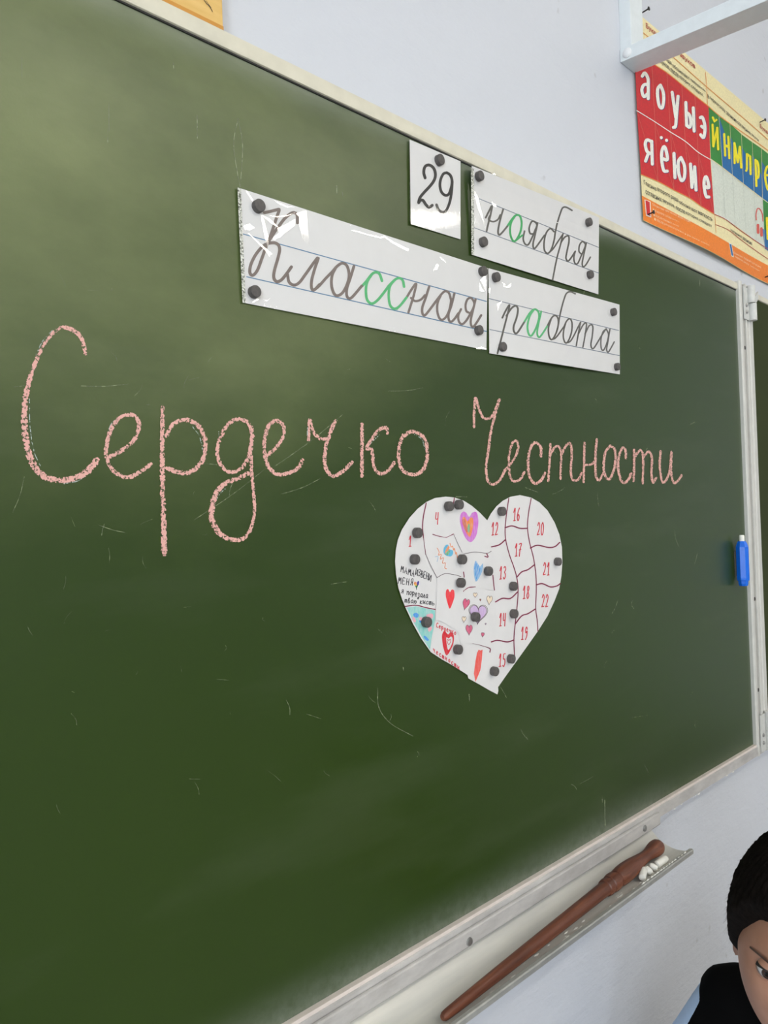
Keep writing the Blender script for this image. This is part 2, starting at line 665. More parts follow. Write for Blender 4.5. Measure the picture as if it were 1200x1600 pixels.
struct(g.obj('wall_left', M['wall']))
M['ceiling'] = mottled('white_ceiling', srgb(236, 235, 230), 0.02, 8.0, 0.8)
g = Geo(); g.box((X0 - .2, Y0 - .2, Z1), (X1 + .2, WALL_Y + .2, Z1 + .1)); struct(g.obj('ceiling', M['ceiling']))
fo = N('brown_linoleum')
fo.color(fo.ramp(fo.noise(6.0, 5, 0.6, sx=(0.3, 2.0, 1)), [(0.3, srgb(140, 138, 132)), (0.7, srgb(156, 153, 146))]))
fo.set(Roughness=0.45)
g = Geo(); g.box((X0 - .2, Y0 - .2, -.1), (X1 + .2, WALL_Y + .2, 0)); struct(g.obj('floor', fo.m))
M['window_white'] = mottled('white_window_frame', srgb(232, 232, 230), 0.02, 20.0, 0.4)
for i, (wy, ww) in enumerate(WINDOWS):
    g = Geo()
    a, c = wy - ww / 2, wy + ww / 2
    for y0_, y1_, z0_, z1_ in ((a, c, .95, 1.01), (a, c, 2.49, 2.55), (a, a + .06, 1.01, 2.49), (c - .06, c, 1.01, 2.49), (wy - .03, wy + .03, 1.01, 2.49)):
        g.box((X0 - .12, y0_, z0_), (X0 - .06, y1_, z1_))
    struct(g.obj('window_%d' % (i + 1), M['window_white']))

# ceiling lamps; the unseen back row is added for even light
dm = N('fluorescent_diffuser')
dm.color((0.9, 0.9, 0.88))
dm.b.inputs['Emission Color'].default_value = (1.0, 0.93, 0.82, 1)
dm.b.inputs['Emission Strength'].default_value = LAMP
M['housing'] = mottled('white_lamp_housing', srgb(228, 228, 224), 0.02, 20.0, 0.5)
LAMPS = [(1.0, -1.925, 'front row, first from the left'), (2.42, -1.925, 'front row, second from the left'),
         (-.6, -3.9, 'middle row, first from the left'), (1.6, -3.9, 'middle row, second from the left'), (3.8, -3.9, 'middle row, nearest the right wall'),
         (-.6, -5.7, 'back row added for even light, first from the left'), (1.6, -5.7, 'back row added for even light, second from the left'), (3.8, -5.7, 'back row added for even light, nearest the right wall')]
for lx, ly, where in LAMPS:
    t = empty('ceiling_lamp', (lx, ly, Z1 - .10), 'long white fluorescent ceiling lamp, ' + where, 'lamp', 'fluorescent lamps on the classroom ceiling')
    g = Geo(); g.box((lx - .63, ly - .10, Z1 - .055), (lx + .63, ly + .10, Z1)); g.obj('housing', M['housing'], t, bevel=.004)
    g = Geo(); g.extrude([(ly - .055, Z1 - .06), (ly - .048, Z1 - .09), (ly - .025, Z1 - .10), (ly + .025, Z1 - .10), (ly + .048, Z1 - .09), (ly + .055, Z1 - .06)], 'x', lx - .6, lx + .6)
    g.obj('diffuser', dm.m, t)
LAMP_B = Vector((2.42, -1.925, Z1 - .09))

# ================================================================== CHALKBOARD
BZ0, BZ1, BX0, BX1 = 0.9547, 1.9147, -0.45, 1.6755
board = empty('chalkboard', (0.9, 0.0, BZ0 - .024), 'large green chalkboard with pale metal frame on the lavender wall', 'chalkboard')
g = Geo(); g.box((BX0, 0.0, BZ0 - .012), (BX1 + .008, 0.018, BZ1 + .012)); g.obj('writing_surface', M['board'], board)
# top rail: rounded profile standing proud of the enamel
def top_prof(h, dy=0.0):
    return [(0.026, BZ1 + .001), (-.0020 + dy, BZ1 + .001), (-.0034 + dy, BZ1 + .0018), (-.0044 + dy, BZ1 + .006), (-.0046 + dy, BZ1 + h * .62), (-.0036 + dy, BZ1 + h * .90), (-.001 + dy, BZ1 + h), (.026, BZ1 + h)]


g = Geo()
secs = [(BX0 - .022, .0195), (.80, .0195), (1.15, .0175), (1.45, .0155), (BX1 + .024, .0165)]
n_ = 8
g.add([(x, p, q) for x, h in secs for p, q in top_prof(h)],
      [(i * n_ + k, i * n_ + (k + 1) % n_, (i + 1) * n_ + (k + 1) % n_, (i + 1) * n_ + k) for i in range(len(secs) - 1) for k in range(n_)] + [tuple(range(n_))[::-1], tuple(range(n_ * (len(secs) - 1), n_ * len(secs)))])
g.obj('top_rail', M['frame'], board, smooth=True)
g = Geo(); g.box((BX0, -.0016, BZ1 - .0006), (BX1 - .001, 0.0, BZ1 + .0010)); g.obj('shadow_gap', M['shadow_gap'], board)  # black strip standing in for the shadow gap under the rail
bot = [(.024, BZ0 - .0005), (-.006, BZ0 - .0005), (-.0065, BZ0 - .003), (-.008, BZ0 - .004), (-.009, BZ0 - .021), (-.006, BZ0 - .0235), (.024, BZ0 - .0235)]
g = Geo(); g.extrude(bot, 'x', BX0 - .022, BX1 + .024); g.obj('bottom_rail', M['dusty'], board)
g = Geo(); g.box((BX0, -.0072, BZ0 - .0032), (BX1, 0.0, BZ0 + .0012)); g.obj('rail_edge', M['edge'], board, bevel=.0006)  # lighter, pale pink strip along the top of the bottom rail
side = [(BX1, .024), (BX1, -.0065), (BX1 + .003, -.009), (BX1 + .0115, -.009), (BX1 + .0125, -.0075), (BX1 + .0125, .024)]
g = Geo(); g.extrude(side, 'z', BZ0 - .0235, BZ1 + .0195); g.obj('side_rail', M['silver'], board)
g = Geo(); g.box((BX1 + .0128, -.0062, BZ0 - .022), (BX1 + .0285, .020, BZ1 + .015)); g.obj('hinge_channel', M['channel'], board)
side = [(BX0, .024), (BX0, -.0065), (BX0 - .003, -.009), (BX0 - .022, -.009), (BX0 - .022, .024)]
g = Geo(); g.extrude(side, 'z', BZ0 - .0235, BZ1 + .0195); g.obj('side_rail', M['frame'], board)
# wing leaf to the right of the hinges
WX0, WX1 = BX1 + .068, BX1 + .82
wing = Geo(); wing.box((WX0 - .004, 0.001, BZ0 - .010), (WX1, 0.017, BZ1 + .008)); wing = wing.obj('wing_panel', M['board_wing'], board)
wing['label'] = 'narrow green wing leaf beyond the hinges'
g = Geo(); g.extrude([(WX0 - .039, .022), (WX0 - .039, -.0080), (WX0 - .036, -.0090), (WX0 - .034, -.0065), (WX0 - .020, -.0065), (WX0 - .018, -.0085), (WX0 - .002, -.0085), (WX0, -.004), (WX0, .022)], 'z', BZ0 - .022, BZ1 + .018)
g.obj('wing_frame', M['silver'], wing)
g = Geo(); g.extrude(top_prof(.0145, .002), 'x', WX0, WX1); g.obj('wing_frame', M['frame'], wing, smooth=True)
g = Geo(); g.extrude(bot, 'x', WX0, WX1); g.obj('wing_frame', M['dusty'], wing)
# hinges: knuckles on leaves with two screws
HX = BX1 + .050
for hz0, hz1, hm in ((1.855, 1.928, 0.5), (BZ0 - .018, 1.018, 0.5)):
    mid = hz0 + (hz1 - hz0) * hm
    top_h = hz0 > 1.5
    hg = Geo()
    hg.lathe((HX - (.006 if top_h else .0), -.015, mid + .0005), (0, 0, 1), [(0, .0085), (hz1 - mid, .0085)], 20)
    hg.lathe((HX, -.015, hz0), (0, 0, 1), [(0, .0085), (mid - hz0 - .0005, .0085)], 20)
    hg.box((HX - .034, -.0105, hz0), (HX - .004, -.0085, hz1 - .004))
    h = hg.obj('hinge', M['hinge'], board, smooth=True)
    for f_ in (0.22, 0.42):
        s = Geo(); s.lathe((HX - .022, -.0105, hz0 + (hz1 - hz0) * f_), (0, -1, 0), [(0, .0042), (.0016, .004), (.0028, .0022)], 14)
        s.obj('screw', M['zinc'], h, smooth=True)
sg = Geo()
a, c = at(1174, 482, -.012), at(1184, 459, -.012)
sg.add([a + Vector((-.004, 0, -.012)), a + Vector((.003, 0, .012)), c + Vector((.004, 0, .006)), c + Vector((.004, 0, -.010)),
        a + Vector((-.004, .003, -.012)), a + Vector((.003, .003, .012)), c + Vector((.004, .003, .006)), c + Vector((.004, .003, -.010))],
       [(0, 1, 2, 3), (7, 6, 5, 4), (0, 4, 5, 1), (1, 5, 6, 2), (2, 6, 7, 3), (3, 7, 4, 0)])
sg.obj('hinge_strap', M['hinge'], board, bevel=.0006)
for px, py in ((1164.7, 544), (1179.7, 935.5), (1186, 1077)):
    c = at(px, py, -.0055)
    s = Geo(); s.lathe((BX1 + .022, -.0060, c.z), (0, -1, 0), [(0, .0042), (.0008, .0040), (.0012, .001)], 14)
    s.obj('screw', M['hole'], board)

# chalk lettering on the enamel, one part per letter
CA, CB, CC = crop(20, 490, 3.0), crop(380, 600, 3.529), crop(700, 600, 3.077)
LET = [
    (CA, [([(340, 185), (325, 125), (295, 85), (240, 65), (195, 85), (150, 140), (110, 220), (75, 320), (57, 420), (55, 530), (70, 640), (105, 720), (150, 765), (220, 782), (300, 768), (350, 738), (392, 692)], 9, [7, 8, 7, 6.5, 8, 11, 12, 12, 10, 11, 12])]),
    (CA, [([(455, 672), (510, 642), (560, 602), (588, 552), (590, 508), (570, 480), (540, 475), (500, 490), (465, 535), (443, 600), (437, 660), (455, 715), (495, 755), (540, 768), (590, 745), (645, 708)], 7.5, None)]),
    (CA, [([(702, 440), (700, 600), (701, 720), (703, 850), (708, 1000), (710, 1120)], 9, [7, 8, 9, 9, 10, 11]),
          ([(722, 570), (745, 525), (790, 500), (840, 505), (880, 540), (903, 600), (897, 670), (865, 720), (820, 745), (770, 742), (726, 725)], 8, None)]),
    (CA, [([(1125, 575), (1102, 512), (1050, 495), (1005, 525), (970, 590), (958, 650), (970, 700), (1000, 735), (1040, 742), (1085, 710), (1110, 650), (1122, 580)], 7, None),
          ([(1122, 535), (1118, 650), (1120, 750), (1130, 850), (1132, 930), (1115, 1010), (1080, 1055), (1030, 1060), (975, 1035), (940, 985), (932, 930), (950, 850), (990, 800), (1060, 770), (1100, 750)], 7.5, [6, 6, 6, 6.5, 8, 10, 10, 8, 8])]),
    (CB, [([(135, 392), (180, 350), (215, 300), (225, 250), (210, 215), (175, 203), (140, 230), (120, 300), (117, 370), (132, 440), (165, 485), (210, 500), (265, 485), (305, 460), (325, 422)], 6.8, None)]),
    (CB, [([(360, 305), (362, 250), (368, 195), (378, 240), (397, 278), (430, 303), (465, 300)], 6.2, None),
          ([(508, 205), (487, 250), (463, 320), (450, 390), (452, 450), (470, 490), (500, 508), (550, 480), (598, 435)], 7, None)]),
    (CB, [([(655, 225), (655, 350), (654, 505)], 6.5, None),
          ([(793, 268), (790, 242), (750, 252), (712, 300), (680, 355), (708, 362), (716, 420), (732, 478), (765, 495), (800, 475), (832, 435)], 6.2, None)]),
    (CB, [([(880, 285), (860, 350), (860, 430), (885, 482), (940, 500), (985, 480), (1010, 430), (1015, 360), (1000, 300), (960, 270), (920, 263), (885, 288)], 6.5, None)]),
    (CC, [([(125, 205), (126, 140), (132, 65), (146, 110), (168, 160), (200, 165), (226, 130), (248, 70), (226, 150), (206, 230), (194, 320), (183, 400), (190, 460), (215, 483), (250, 460), (275, 412)], 4.8, None)]),
    (CC, [([(275, 415), (300, 385), (326, 345), (338, 300), (328, 273), (307, 290), (293, 350), (294, 410), (302, 455), (325, 468), (350, 455), (366, 425)], 4.6, None)]),
    (CC, [([(447, 345), (446, 305), (420, 281), (396, 310), (385, 370), (388, 430), (405, 468), (425, 478), (450, 460), (465, 430)], 5.2, None)]),
    (CC, [([(492, 290), (488, 380), (482, 465)], 4.2, None), ([(490, 345), (510, 308), (532, 300), (544, 335), (542, 400), (541, 455)], 4.2, None),
          ([(545, 340), (565, 300), (588, 286), (595, 340), (590, 420), (600, 460), (625, 460), (640, 430)], 4.4, None)]),
    (CC, [([(656, 285), (654, 380), (652, 470)], 4.4, None), ([(655, 390), (690, 386), (711, 362)], 4.2, None), ([(715, 268), (708, 370), (711, 440), (726, 463), (746, 430)], 4.6, None)]),
    (CC, [([(780, 298), (756, 330), (748, 400), (758, 445), (776, 457), (795, 420), (805, 360), (800, 312), (780, 298)], 4.6, None)]),
    (CC, [([(855, 355), (852, 318), (838, 308), (821, 350), (818, 410), (832, 463), (850, 475), (870, 455), (879, 432)], 4.8, None)]),
    (CC, [([(895, 318), (895, 400), (892, 465)], 4.4, None), ([(897, 352), (925, 318), (938, 355), (936, 475)], 4.4, None),
          ([(938, 352), (965, 325), (980, 355), (978, 430), (985, 474), (1000, 453)], 4.4, None)]),
    (CC, [([(1022, 325), (1018, 400), (1030, 468), (1046, 465), (1065, 420), (1075, 325), (1072, 420), (1085, 474), (1105, 465), (1122, 440)], 4.4, None)]),
]
for cr, strokes in LET:
    pr = Print(plane_surf(-.0004))
    for pts, wd_, ws in strokes:
        pr.stroke(cr(pts), wd_ * 1.12, ws=[v * 1.12 for v in ws] if ws else None)
    pr.obj('chalk_letter', M['pink_chalk'], board)
# pale older chalk edges beside the strokes
pr = Print(plane_surf(-.0003))
for cr, p in ((CA, [(108, 195), (140, 130), (185, 80), (212, 68)]), (CA, [(78, 400), (80, 520), (98, 640), (130, 715)]), (CA, [(440, 580), (460, 520), (495, 485)]),
              (CA, [(843, 530), (875, 575), (890, 640)]), (CA, [(945, 890), (970, 845), (1000, 818)]), (CA, [(965, 580), (965, 555)]), (CA, [(240, 797), (300, 786), (340, 762)]),
              (CB, [(945, 278), (985, 305), (1003, 360)]), (CB, [(353, 300), (355, 240)]), (CB, [(690, 345), (715, 315), (750, 280)]), (CB, [(232, 270), (220, 310)])):
    pr.stroke(cr(p), 2.2)
o = pr.obj('chalk_outline', M['white_edge'], board)
o['kind'] = 'stuff'
# hairline scratches, drips and tape residue on the enamel
pr = Print(plane_surf(-.0002))
for a, c in (((304, 812), (420, 728)), ((430, 728), (535, 648)), ((440, 772), (500, 748)), ((607, 611), (660, 606)), ((20, 800), (38, 745)), ((153, 820), (195, 832)), ((200, 600), (127, 603))):
    pr.stroke([a, ((a[0] + c[0]) / 2 + 2, (a[1] + c[1]) / 2 + 2), c], 0.9, n=4)
pr.stroke([(590, 1075), (592, 1105), (610, 1130), (645, 1150)], 1.1)
pr.stroke([(1085, 660), (1078, 663)], 1.6)
for x, y, l in ((168, 200, 22), (170, 160, 45), (308, 180, 36), (34, 90, 30), (271, 98, 10), (640, 285, 60), (526, 290, 12), (535, 300, 6), (941, 1245, 8), (945, 1250, 40), (733, 1085, 10), (630, 1042, 5), (1093, 438, 9)):
    pr.stroke([(x, y), (x + .4, y + l)], 1.2, n=3)
random.seed(11)
for i in range(90):
    x, y = random.uniform(20, 1120), random.uniform(420, 1300)
    if y > 1180 - 0.59 * (x - 1180) - 40:
        continue
    l, an = random.uniform(4, 26), random.uniform(-2.2, 2.2)
    pr.stroke([(x, y), (x + l * .5 * math.cos(an) + random.uniform(-3, 3), y + l * .5 * math.sin(an)), (x + l * math.cos(an), y + l * math.sin(an))], random.uniform(.5, .9), n=3)
for sgn in (-1, 1):
    pr.stroke([(372, 185), (372 + 7 * sgn, 225), (374 + 3 * sgn, 270), (375, 292)], 1.0, n=5)
o = pr.obj('scratch_marks', M['scratch'], board)
o['kind'] = 'stuff'

# ================================================================== TRAY
TX0, TX1 = -0.2, 1.227
tray = empty('chalk_tray', (0.7, -.02, .89), 'long metal chalk tray fixed under the chalkboard', 'chalk tray')
g = Geo()
fl_prof = [(-.0093, .9450), (-.0118, .9445), (-.0132, .9430), (-.0132, .9262), (-.0118, .9240), (.004, .9230), (.004, .9242), (-.0095, .9256), (-.0093, .9280)]
g.extrude(fl_prof, 'x', TX0, TX1)
g.obj('flange', M['dusty'], tray)
inner = catmull([(.0235, .9290), (.016, .9205), (.004, .9115), (-.0085, .9000), (-.022, .8935), (-.036, .8906), (-.050, .8914), (-.0630, .8950)], 4)
outer = [(p[0] - .0002, p[1] - .0014) for p in inner]
g = Geo(); g.extrude(list(inner) + list(outer)[::-1], 'x', TX0, TX1)
g.obj('trough', M['tray'], tray, smooth=True)
g = Geo(); g.extrude([(-.0610, .8944), (-.0612, .8976), (-.0622, .8984), (-.0668, .8984), (-.0680, .8970), (-.0680, .8912), (-.0668, .8900), (-.0640, .8905), (-.0612, .8922)], 'x', TX0, TX1 + .001)
g.obj('lip', M['tray_rim'], tray)
for px, py in ((1007, 1294), (733, 1472)):
    c = at(px, py, -.0132)
    s = Geo(); s.lathe((c.x, -.0130, max(c.z, .9315)), (0, -1, 0), [(0, .0052), (.001, .005), (.0022, .0046), (.0026, .002)], 18)
    s.obj('screw', M['zinc'], tray, smooth=True)


def trough_z(y):
    pts = sorted(inner)
    return float(np.interp(y, [p[0] for p in pts], [p[1] for p in pts]))


g = Geo()
random.seed(5)
for i in range(70):
    x = random.choice([random.uniform(1.02, 1.21), random.uniform(.55, 1.2)])
    y = random.uniform(-.060, -.046)
    z = trough_z(y)
    r = random.uniform(.0008, .0030)
    g.add([(x - r * 2, y, z + .0002), (x, y - r * .7, z + .0002), (x + r * 2.2, y, z + .0002), (x, y + r * .7, z + .0004), (x, y, z + r * .5)], [(0, 1, 4), (1, 2, 4), (2, 3, 4), (3, 0, 4)])
for i in range(46):
    x = random.uniform(1.06, 1.24) if i < 26 else random.uniform(1.25, 1.6)
    y = -.064 if x < TX1 else -.0095
    z = .8985 if x < TX1 else BZ0 - random.uniform(.0215, .0235)
    if TX1 < x and not (1.24 < x < 1.33 or 1.36 < x < 1.40 or 1.50 < x < 1.56):
        continue
    r = random.uniform(.001, .003)
    g.add([(x - r * 2, y, z), (x, y - r * .5, z), (x + r * 2.2, y, z), (x, y + r * .5, z), (x, y, z + r * .6)], [(0, 1, 4), (1, 2, 4), (2, 3, 4), (3, 0, 4)])
o = g.obj('chalk_dust', M['dust'], tray)
o['kind'] = 'stuff'

# pointer: turned wood lying along the trough
tip = at(694, 1588, -.050)
knob = at(1030, 1321, -.030)
ax = knob - tip
L = ax.length
prof = [(0, .0034), (.003, .0050), (.008, .0056), (.03, .0062), (.10, .0074), (.20, .0086), (.30, .0096), (.362, .0101), (.366, .0102), (.367, .0118), (.372, .0126), (.378, .0118), (.3785, .0108), (.380, .0108), (.381, .0124),
        (.388, .0136), (.396, .0132), (.398, .0112), (.3985, .0106), (.4030, .0106), (.4035, .0118), (.406, .0130), (.418, .0140), (.432, .0142), (.450, .0132), (.470, .0110), (.487, .0092), (.500, .0088), (.510, .0098), (.520, .0116), (.530, .0128), (.539, .0126), (.545, .0100), (.549, .005)]
sc_ = (L + .006) / .549
prof = [(h * sc_ - .003, r * .98) for h, r in prof]
q = ax.to_track_quat('Z', 'Y')
g = Geo(); g.lathe((0, 0, 0), (0, 0, 1), prof, 28)
o = g.obj('wooden_pointer', M['wood'], None, smooth=True)
# let it rest on the trough
lift = 0.0
for t in (0.02, .4, .7, .97):
    p = tip + ax * t
    r = float(np.interp(t * L, [h for h, _ in prof], [r for _, r in prof]))
    lift = max(lift, trough_z(p.y) + r * 1.02 - p.z)
o.location = tip + Vector((0, 0, min(lift, .004)))
o.rotation_mode = 'QUATERNION'
o.rotation_quaternion = q
tag(o, 'turned red-brown wooden pointer lying along the chalk tray', 'pointer')

# chalk pieces
CK = crop(900, 1140, 4.0)
for (a, c, rr, lab) in (([426, 874], [413, 926], .0054, 'stubby white chalk piece, nearest the camera in the tray cluster'),
                        ([439, 846], [468, 900], .0047, 'white chalk piece second from the camera, leaning beside its twin'),
                        ([466, 824], [502, 872], .0047, 'white chalk piece third from the camera, between its twin and the flat one'),
                        ([506, 848], [560, 818], .0056, 'white chalk piece lying along the tray, farthest from the camera')):
    (ax0, ay0), (bx0, by0) = CK([a, c])
    A, B = at(ax0, ay0, -.046), at(bx0, by0, -.054)
    if abs(ay0 - by0) < 9 and bx0 > ax0:
        A, B = at(ax0, ay0, -.049), at(bx0, by0, -.049)
    for P in (A, B):
        P.z = max(P.z, trough_z(P.y) + rr * 1.02) if P.z < trough_z(P.y) + rr else trough_z(P.y) + rr * 1.05 + min(.004, P.z - trough_z(P.y) - rr)
    d = B - A
    g = Geo(); g.lathe(A, d, [(-.002, rr * .5), (-.0008, rr * .85), (.0015, rr), (d.length - .0015, rr), (d.length + .0008, rr * .85), (d.length + .002, rr * .5)], 18)
    o = g.obj('chalk_stick', M['chalk'], None, smooth=True)
    tag(o, lab, 'chalk', 'white chalk pieces in the tray')


# ================================================================== CARDS
def face_out(o):
    """turn a sheet's faces towards the room (-y)"""
    if sum(p.normal.y * p.area for p in o.data.polygons[:max(1, len(o.data.polygons) // 2)]) > 0:
        o.data.flip_normals()
    return o


def bil(q, px, py):
    """rough (s, t) of a pixel on a quad [tl, tr, br, bl]"""
    tl, tr_, br, bl = [np.array(p, float) for p in q]
    p = np.array((px, py), float)
    s, t = .5, .5
    for _ in range(8):
        f = bl * (1 - s) * (1 - t) + br * s * (1 - t) + tr_ * s * t + tl * (1 - s) * t - p
        ds = (br - bl) * (1 - t) + (tr_ - tl) * t
        dt = (tl - bl) * (1 - s) + (tr_ - br) * s
        d = np.linalg.solve(np.array([ds, dt]).T, -f)
        s, t = s + d[0], t + d[1]
    return s, t


def card_surf(quad, base, lift):
    def s_(px, py, e):
        s, t = bil(quad, px, py)
        return at(px, py, -(base + lift(min(max(s, 0), 1), min(max(t, 0), 1)) + e))
    return s_


def card(name, quad, lift, label, mat, base=.0006, nx=24, ny=10, film=True, wave=None):
    sf = card_surf(quad, base, lift)
    c0 = at(*quad[3], -base)
    root = empty(name, c0, label, 'card', 'word cards on the chalkboard' if film else None)
    tl, tr_, br, bl = [np.array(p, float) for p in quad]

    def grid(e, thick, nm, mt):
        vs, fs = [], []
        for layer in ((e + thick), e):
            for j in range(ny + 1):
                for i in range(nx + 1):
                    s, t = i / nx, j / ny
                    p = bl * (1 - s) * (1 - t) + br * s * (1 - t) + tr_ * s * t + tl * (1 - s) * t
                    h = wave(s, t) if (wave and nm == 'film') else 0
                    vs.append(at(p[0], p[1], -(base + lift(s, t) + layer + h)))
        W = nx + 1
        K = W * (ny + 1)
        for j in range(ny):
            for i in range(nx):
                a = j * W + i
                fs.append((a, a + 1, a + W + 1, a + W))
                if thick:
                    fs.append((K + a, K + a + W, K + a + W + 1, K + a + 1))
        if thick:
            ring = list(range(W)) + [W * j + nx for j in range(1, ny + 1)] + [ny * W + i for i in range(nx - 1, -1, -1)] + [W * j for j in range(ny - 1, 0, -1)]
            n = len(ring)
            for k in range(n):
                a, c = ring[k], ring[(k + 1) % n]
                fs.append((a, K + a, K + c, c))
        else:
            vs = vs[:K]
        return face_out(mesh_obj(nm, vs, fs, mt, root, smooth=not thick))
    grid(0, .0003, 'paper', mat)
    if film:
        grid(.0008, 0, 'film', M['film'])
    return root, sf


def strokes(root, sf, cr, items, mat, name='letter', eps=.0005):
    for group in items:
        pr = Print(sf)
        for pts, wd_ in group:
            pr.stroke(cr(pts), wd_, eps=eps)
        pr.obj(name, mat, root)


def rules(root, sf, lines, mat, wd_=1.1):
    for a, c in lines:
        pr = Print(sf)
        n = 24
        pr.stroke([(a[0] + (c[0] - a[0]) * i / n, a[1] + (c[1] - a[1]) * i / n) for i in range(n + 1)], wd_, smooth=False, eps=.0004)
        pr.obj('rule_line', mat, root)


# ---- "29"
Q29 = [(640, 218), (719.5, 252), (719.5, 374), (642, 350)]
root, sf = card('number_card', Q29, lambda s, t: .0014 * (1 - s) ** 2 + .0006, 'small white laminated card reading 29 at the top of the chalkboard', M['card'], nx=12, ny=12)
c29 = crop(630, 210, 9.41)
strokes(root, sf, c29, [
    [([(322, 640), (302, 560), (318, 480), (365, 450), (420, 468), (460, 520), (474, 600), (452, 680), (390, 765), (310, 850), (250, 925), (226, 995)], 4.6),
     ([(228, 1005), (252, 970), (292, 972), (332, 1030), (380, 1072), (428, 1042)], 4.6)],
    [([(640, 562), (590, 582), (552, 660), (540, 750), (560, 840), (612, 893), (668, 880), (706, 780), (718, 680), (692, 600), (640, 562)], 4.3),
     ([(722, 690), (710, 860), (680, 1010), (632, 1115), (577, 1143), (522, 1110), (490, 1035)], 4.2)]], M['black_ink'], 'digit')

# ---- "ноября"
QN = [(737, 259), (936, 340), (935, 460), (737.5, 398)]
root_n, sf = card('word_card', QN, lambda s, t: .0006 + .0014 * math.sin(PI * s) * (1 - t) + .0052 * max(0.0, (t - .72) / .28) ** 1.2, 'white ruled card with the handwritten month under the top frame', M['card'])
cN = crop(730, 250, 5.714)
strokes(root_n, sf, cN, [
    [([(165, 515), (190, 465), (222, 408), (208, 490), (190, 560), (173, 635)], 2.9), ([(200, 500), (192, 535), (235, 550), (275, 530), (295, 490)], 2.6),
     ([(321, 440), (293, 540), (276, 630), (284, 668), (310, 650), (358, 592)], 2.9)],
    [([(512, 635), (500, 700), (515, 748), (545, 755), (578, 695), (605, 630), (622, 580), (598, 548), (572, 555), (553, 610), (562, 655), (588, 660)], 2.7),
     ([(629, 562), (608, 660), (588, 750), (597, 790), (622, 768), (690, 672)], 2.7)],
    [([(775, 640), (742, 612), (704, 655), (686, 740), (692, 810), (722, 833), (752, 795), (775, 720), (787, 645), (805, 560), (830, 480), (852, 428), (885, 422), (936, 450)], 2.6),
     ([(722, 833), (765, 795), (812, 725), (850, 670)], 2.4)],
    [([(855, 660), (832, 760), (800, 880), (762, 1072)], 2.5), ([(838, 735), (872, 688), (904, 680), (908, 730), (890, 820), (882, 875), (900, 902), (930, 870), (965, 815)], 2.6)],
    [([(965, 815), (952, 870), (960, 918), (985, 925), (1015, 862), (1042, 800), (1055, 755), (1030, 728), (1003, 760), (998, 815), (1018, 838)], 2.4),
     ([(1063, 742), (1042, 840), (1027, 920), (1036, 953), (1062, 932), (1100, 867)], 2.4)]], M['dark_letter'])
strokes(root_n, sf, cN, [[([(358, 592), (392, 540), (432, 495), (470, 500), (486, 565), (472, 650), (430, 722), (400, 708), (383, 640), (392, 560), (430, 495)], 3.2), ([(440, 715), (470, 690), (492, 672)], 2.8)]], M['green_letter2'])
rules(root_n, sf, [(cN([(48, 322)])[0], cN([(1172, 780)])[0]), (cN([(58, 603)])[0], cN([(1176, 1010)])[0])], M['rule_grey'])
pr = Print(sf)
pr.poly([(736, 262), (740.5, 264), (741, 399), (736.5, 397.5)], eps=.0012)
pr.obj('film_seam', M['seam'], root_n)

# ---- "Классная"
QK = [(372, 293), (762, 419), (760, 547), (380, 473)]
root_k, sf = card('word_card', QK, lambda s, t: .0006 + .0010 * math.sin(PI * s) * (1 - t), 'longest white ruled card with a wrinkled glossy film, left of the others', M['card'], nx=40, ny=12,
                  wave=lambda s, t: .0004 * (1 + math.sin(9 * s + 5 * t)) * .5)
k1, k2, k3 = crop(370, 285, 7.615), crop(480, 360, 7.5), crop(620, 400, 8.0)


def px_strokes(root, sf, groups, mat, name='letter', eps=.0005):
    for grp in groups:
        pr = Print(sf)
        for cr, pts, wd_ in grp:
            pr.stroke(cr(pts), wd_, eps=eps)
        pr.obj(name, mat, root)


px_strokes(root_k, sf, [
    [(k1, [(330, 360), (400, 345), (470, 328), (505, 325), (480, 400), (440, 520), (400, 640), (350, 760), (300, 900), (245, 1045), (190, 1105), (155, 1070), (170, 970), (235, 845), (330, 745), (430, 718), (490, 740), (510, 800), (490, 900), (450, 1040), (440, 1130), (475, 1180), (530, 1160), (590, 1090), (650, 1005)], 4.9),
     (k1, [(722, 480), (716, 385), (665, 360), (580, 420), (500, 520), (430, 620), (385, 690)], 4.9)],
    [(k1, [(605, 1100), (622, 1185), (680, 1222), (745, 1190), (820, 1090), (965, 895), (930, 1020), (892, 1160), (890, 1255), (920, 1280), (985, 1215)], 4.7),
     (k2, [(75, 698), (130, 660), (220, 560), (300, 478)], 4.4)],
    [(k2, [(300, 478), (345, 425), (405, 385), (458, 405), (485, 470), (490, 550), (460, 650), (410, 735), (350, 765), (310, 730), (285, 640), (292, 530), (330, 445)], 4.5),
     (k2, [(548, 418), (505, 560), (466, 680), (464, 765), (495, 798), (540, 768), (640, 650)], 4.4)],
    [(k3, [(122, 520), (180, 425), (242, 345), (215, 480), (182, 590), (146, 705)], 3.8), (k3, [(178, 525), (230, 563), (300, 545), (352, 490)], 3.6),
     (k3, [(405, 382), (362, 520), (320, 640), (320, 715), (347, 743), (395, 692), (520, 525)], 3.9)],
    [(k3, [(520, 525), (560, 475), (605, 440), (650, 460), (672, 525), (678, 570), (655, 680), (615, 762), (565, 798), (528, 768), (505, 680), (512, 580), (550, 492)], 3.7),
     (k3, [(720, 468), (682, 620), (648, 720), (650, 795), (678, 822), (722, 785), (770, 715)], 3.7)],
    [(k3, [(803, 665), (770, 740), (775, 815), (815, 853), (868, 808), (920, 720), (960, 640), (966, 580), (930, 525), (885, 540), (860, 610), (868, 685), (900, 708)], 3.5),
     (k3, [(985, 540), (952, 680), (925, 800), (930, 865), (955, 885), (1000, 830), (1055, 740)], 3.6)]], M['grey_letter'])
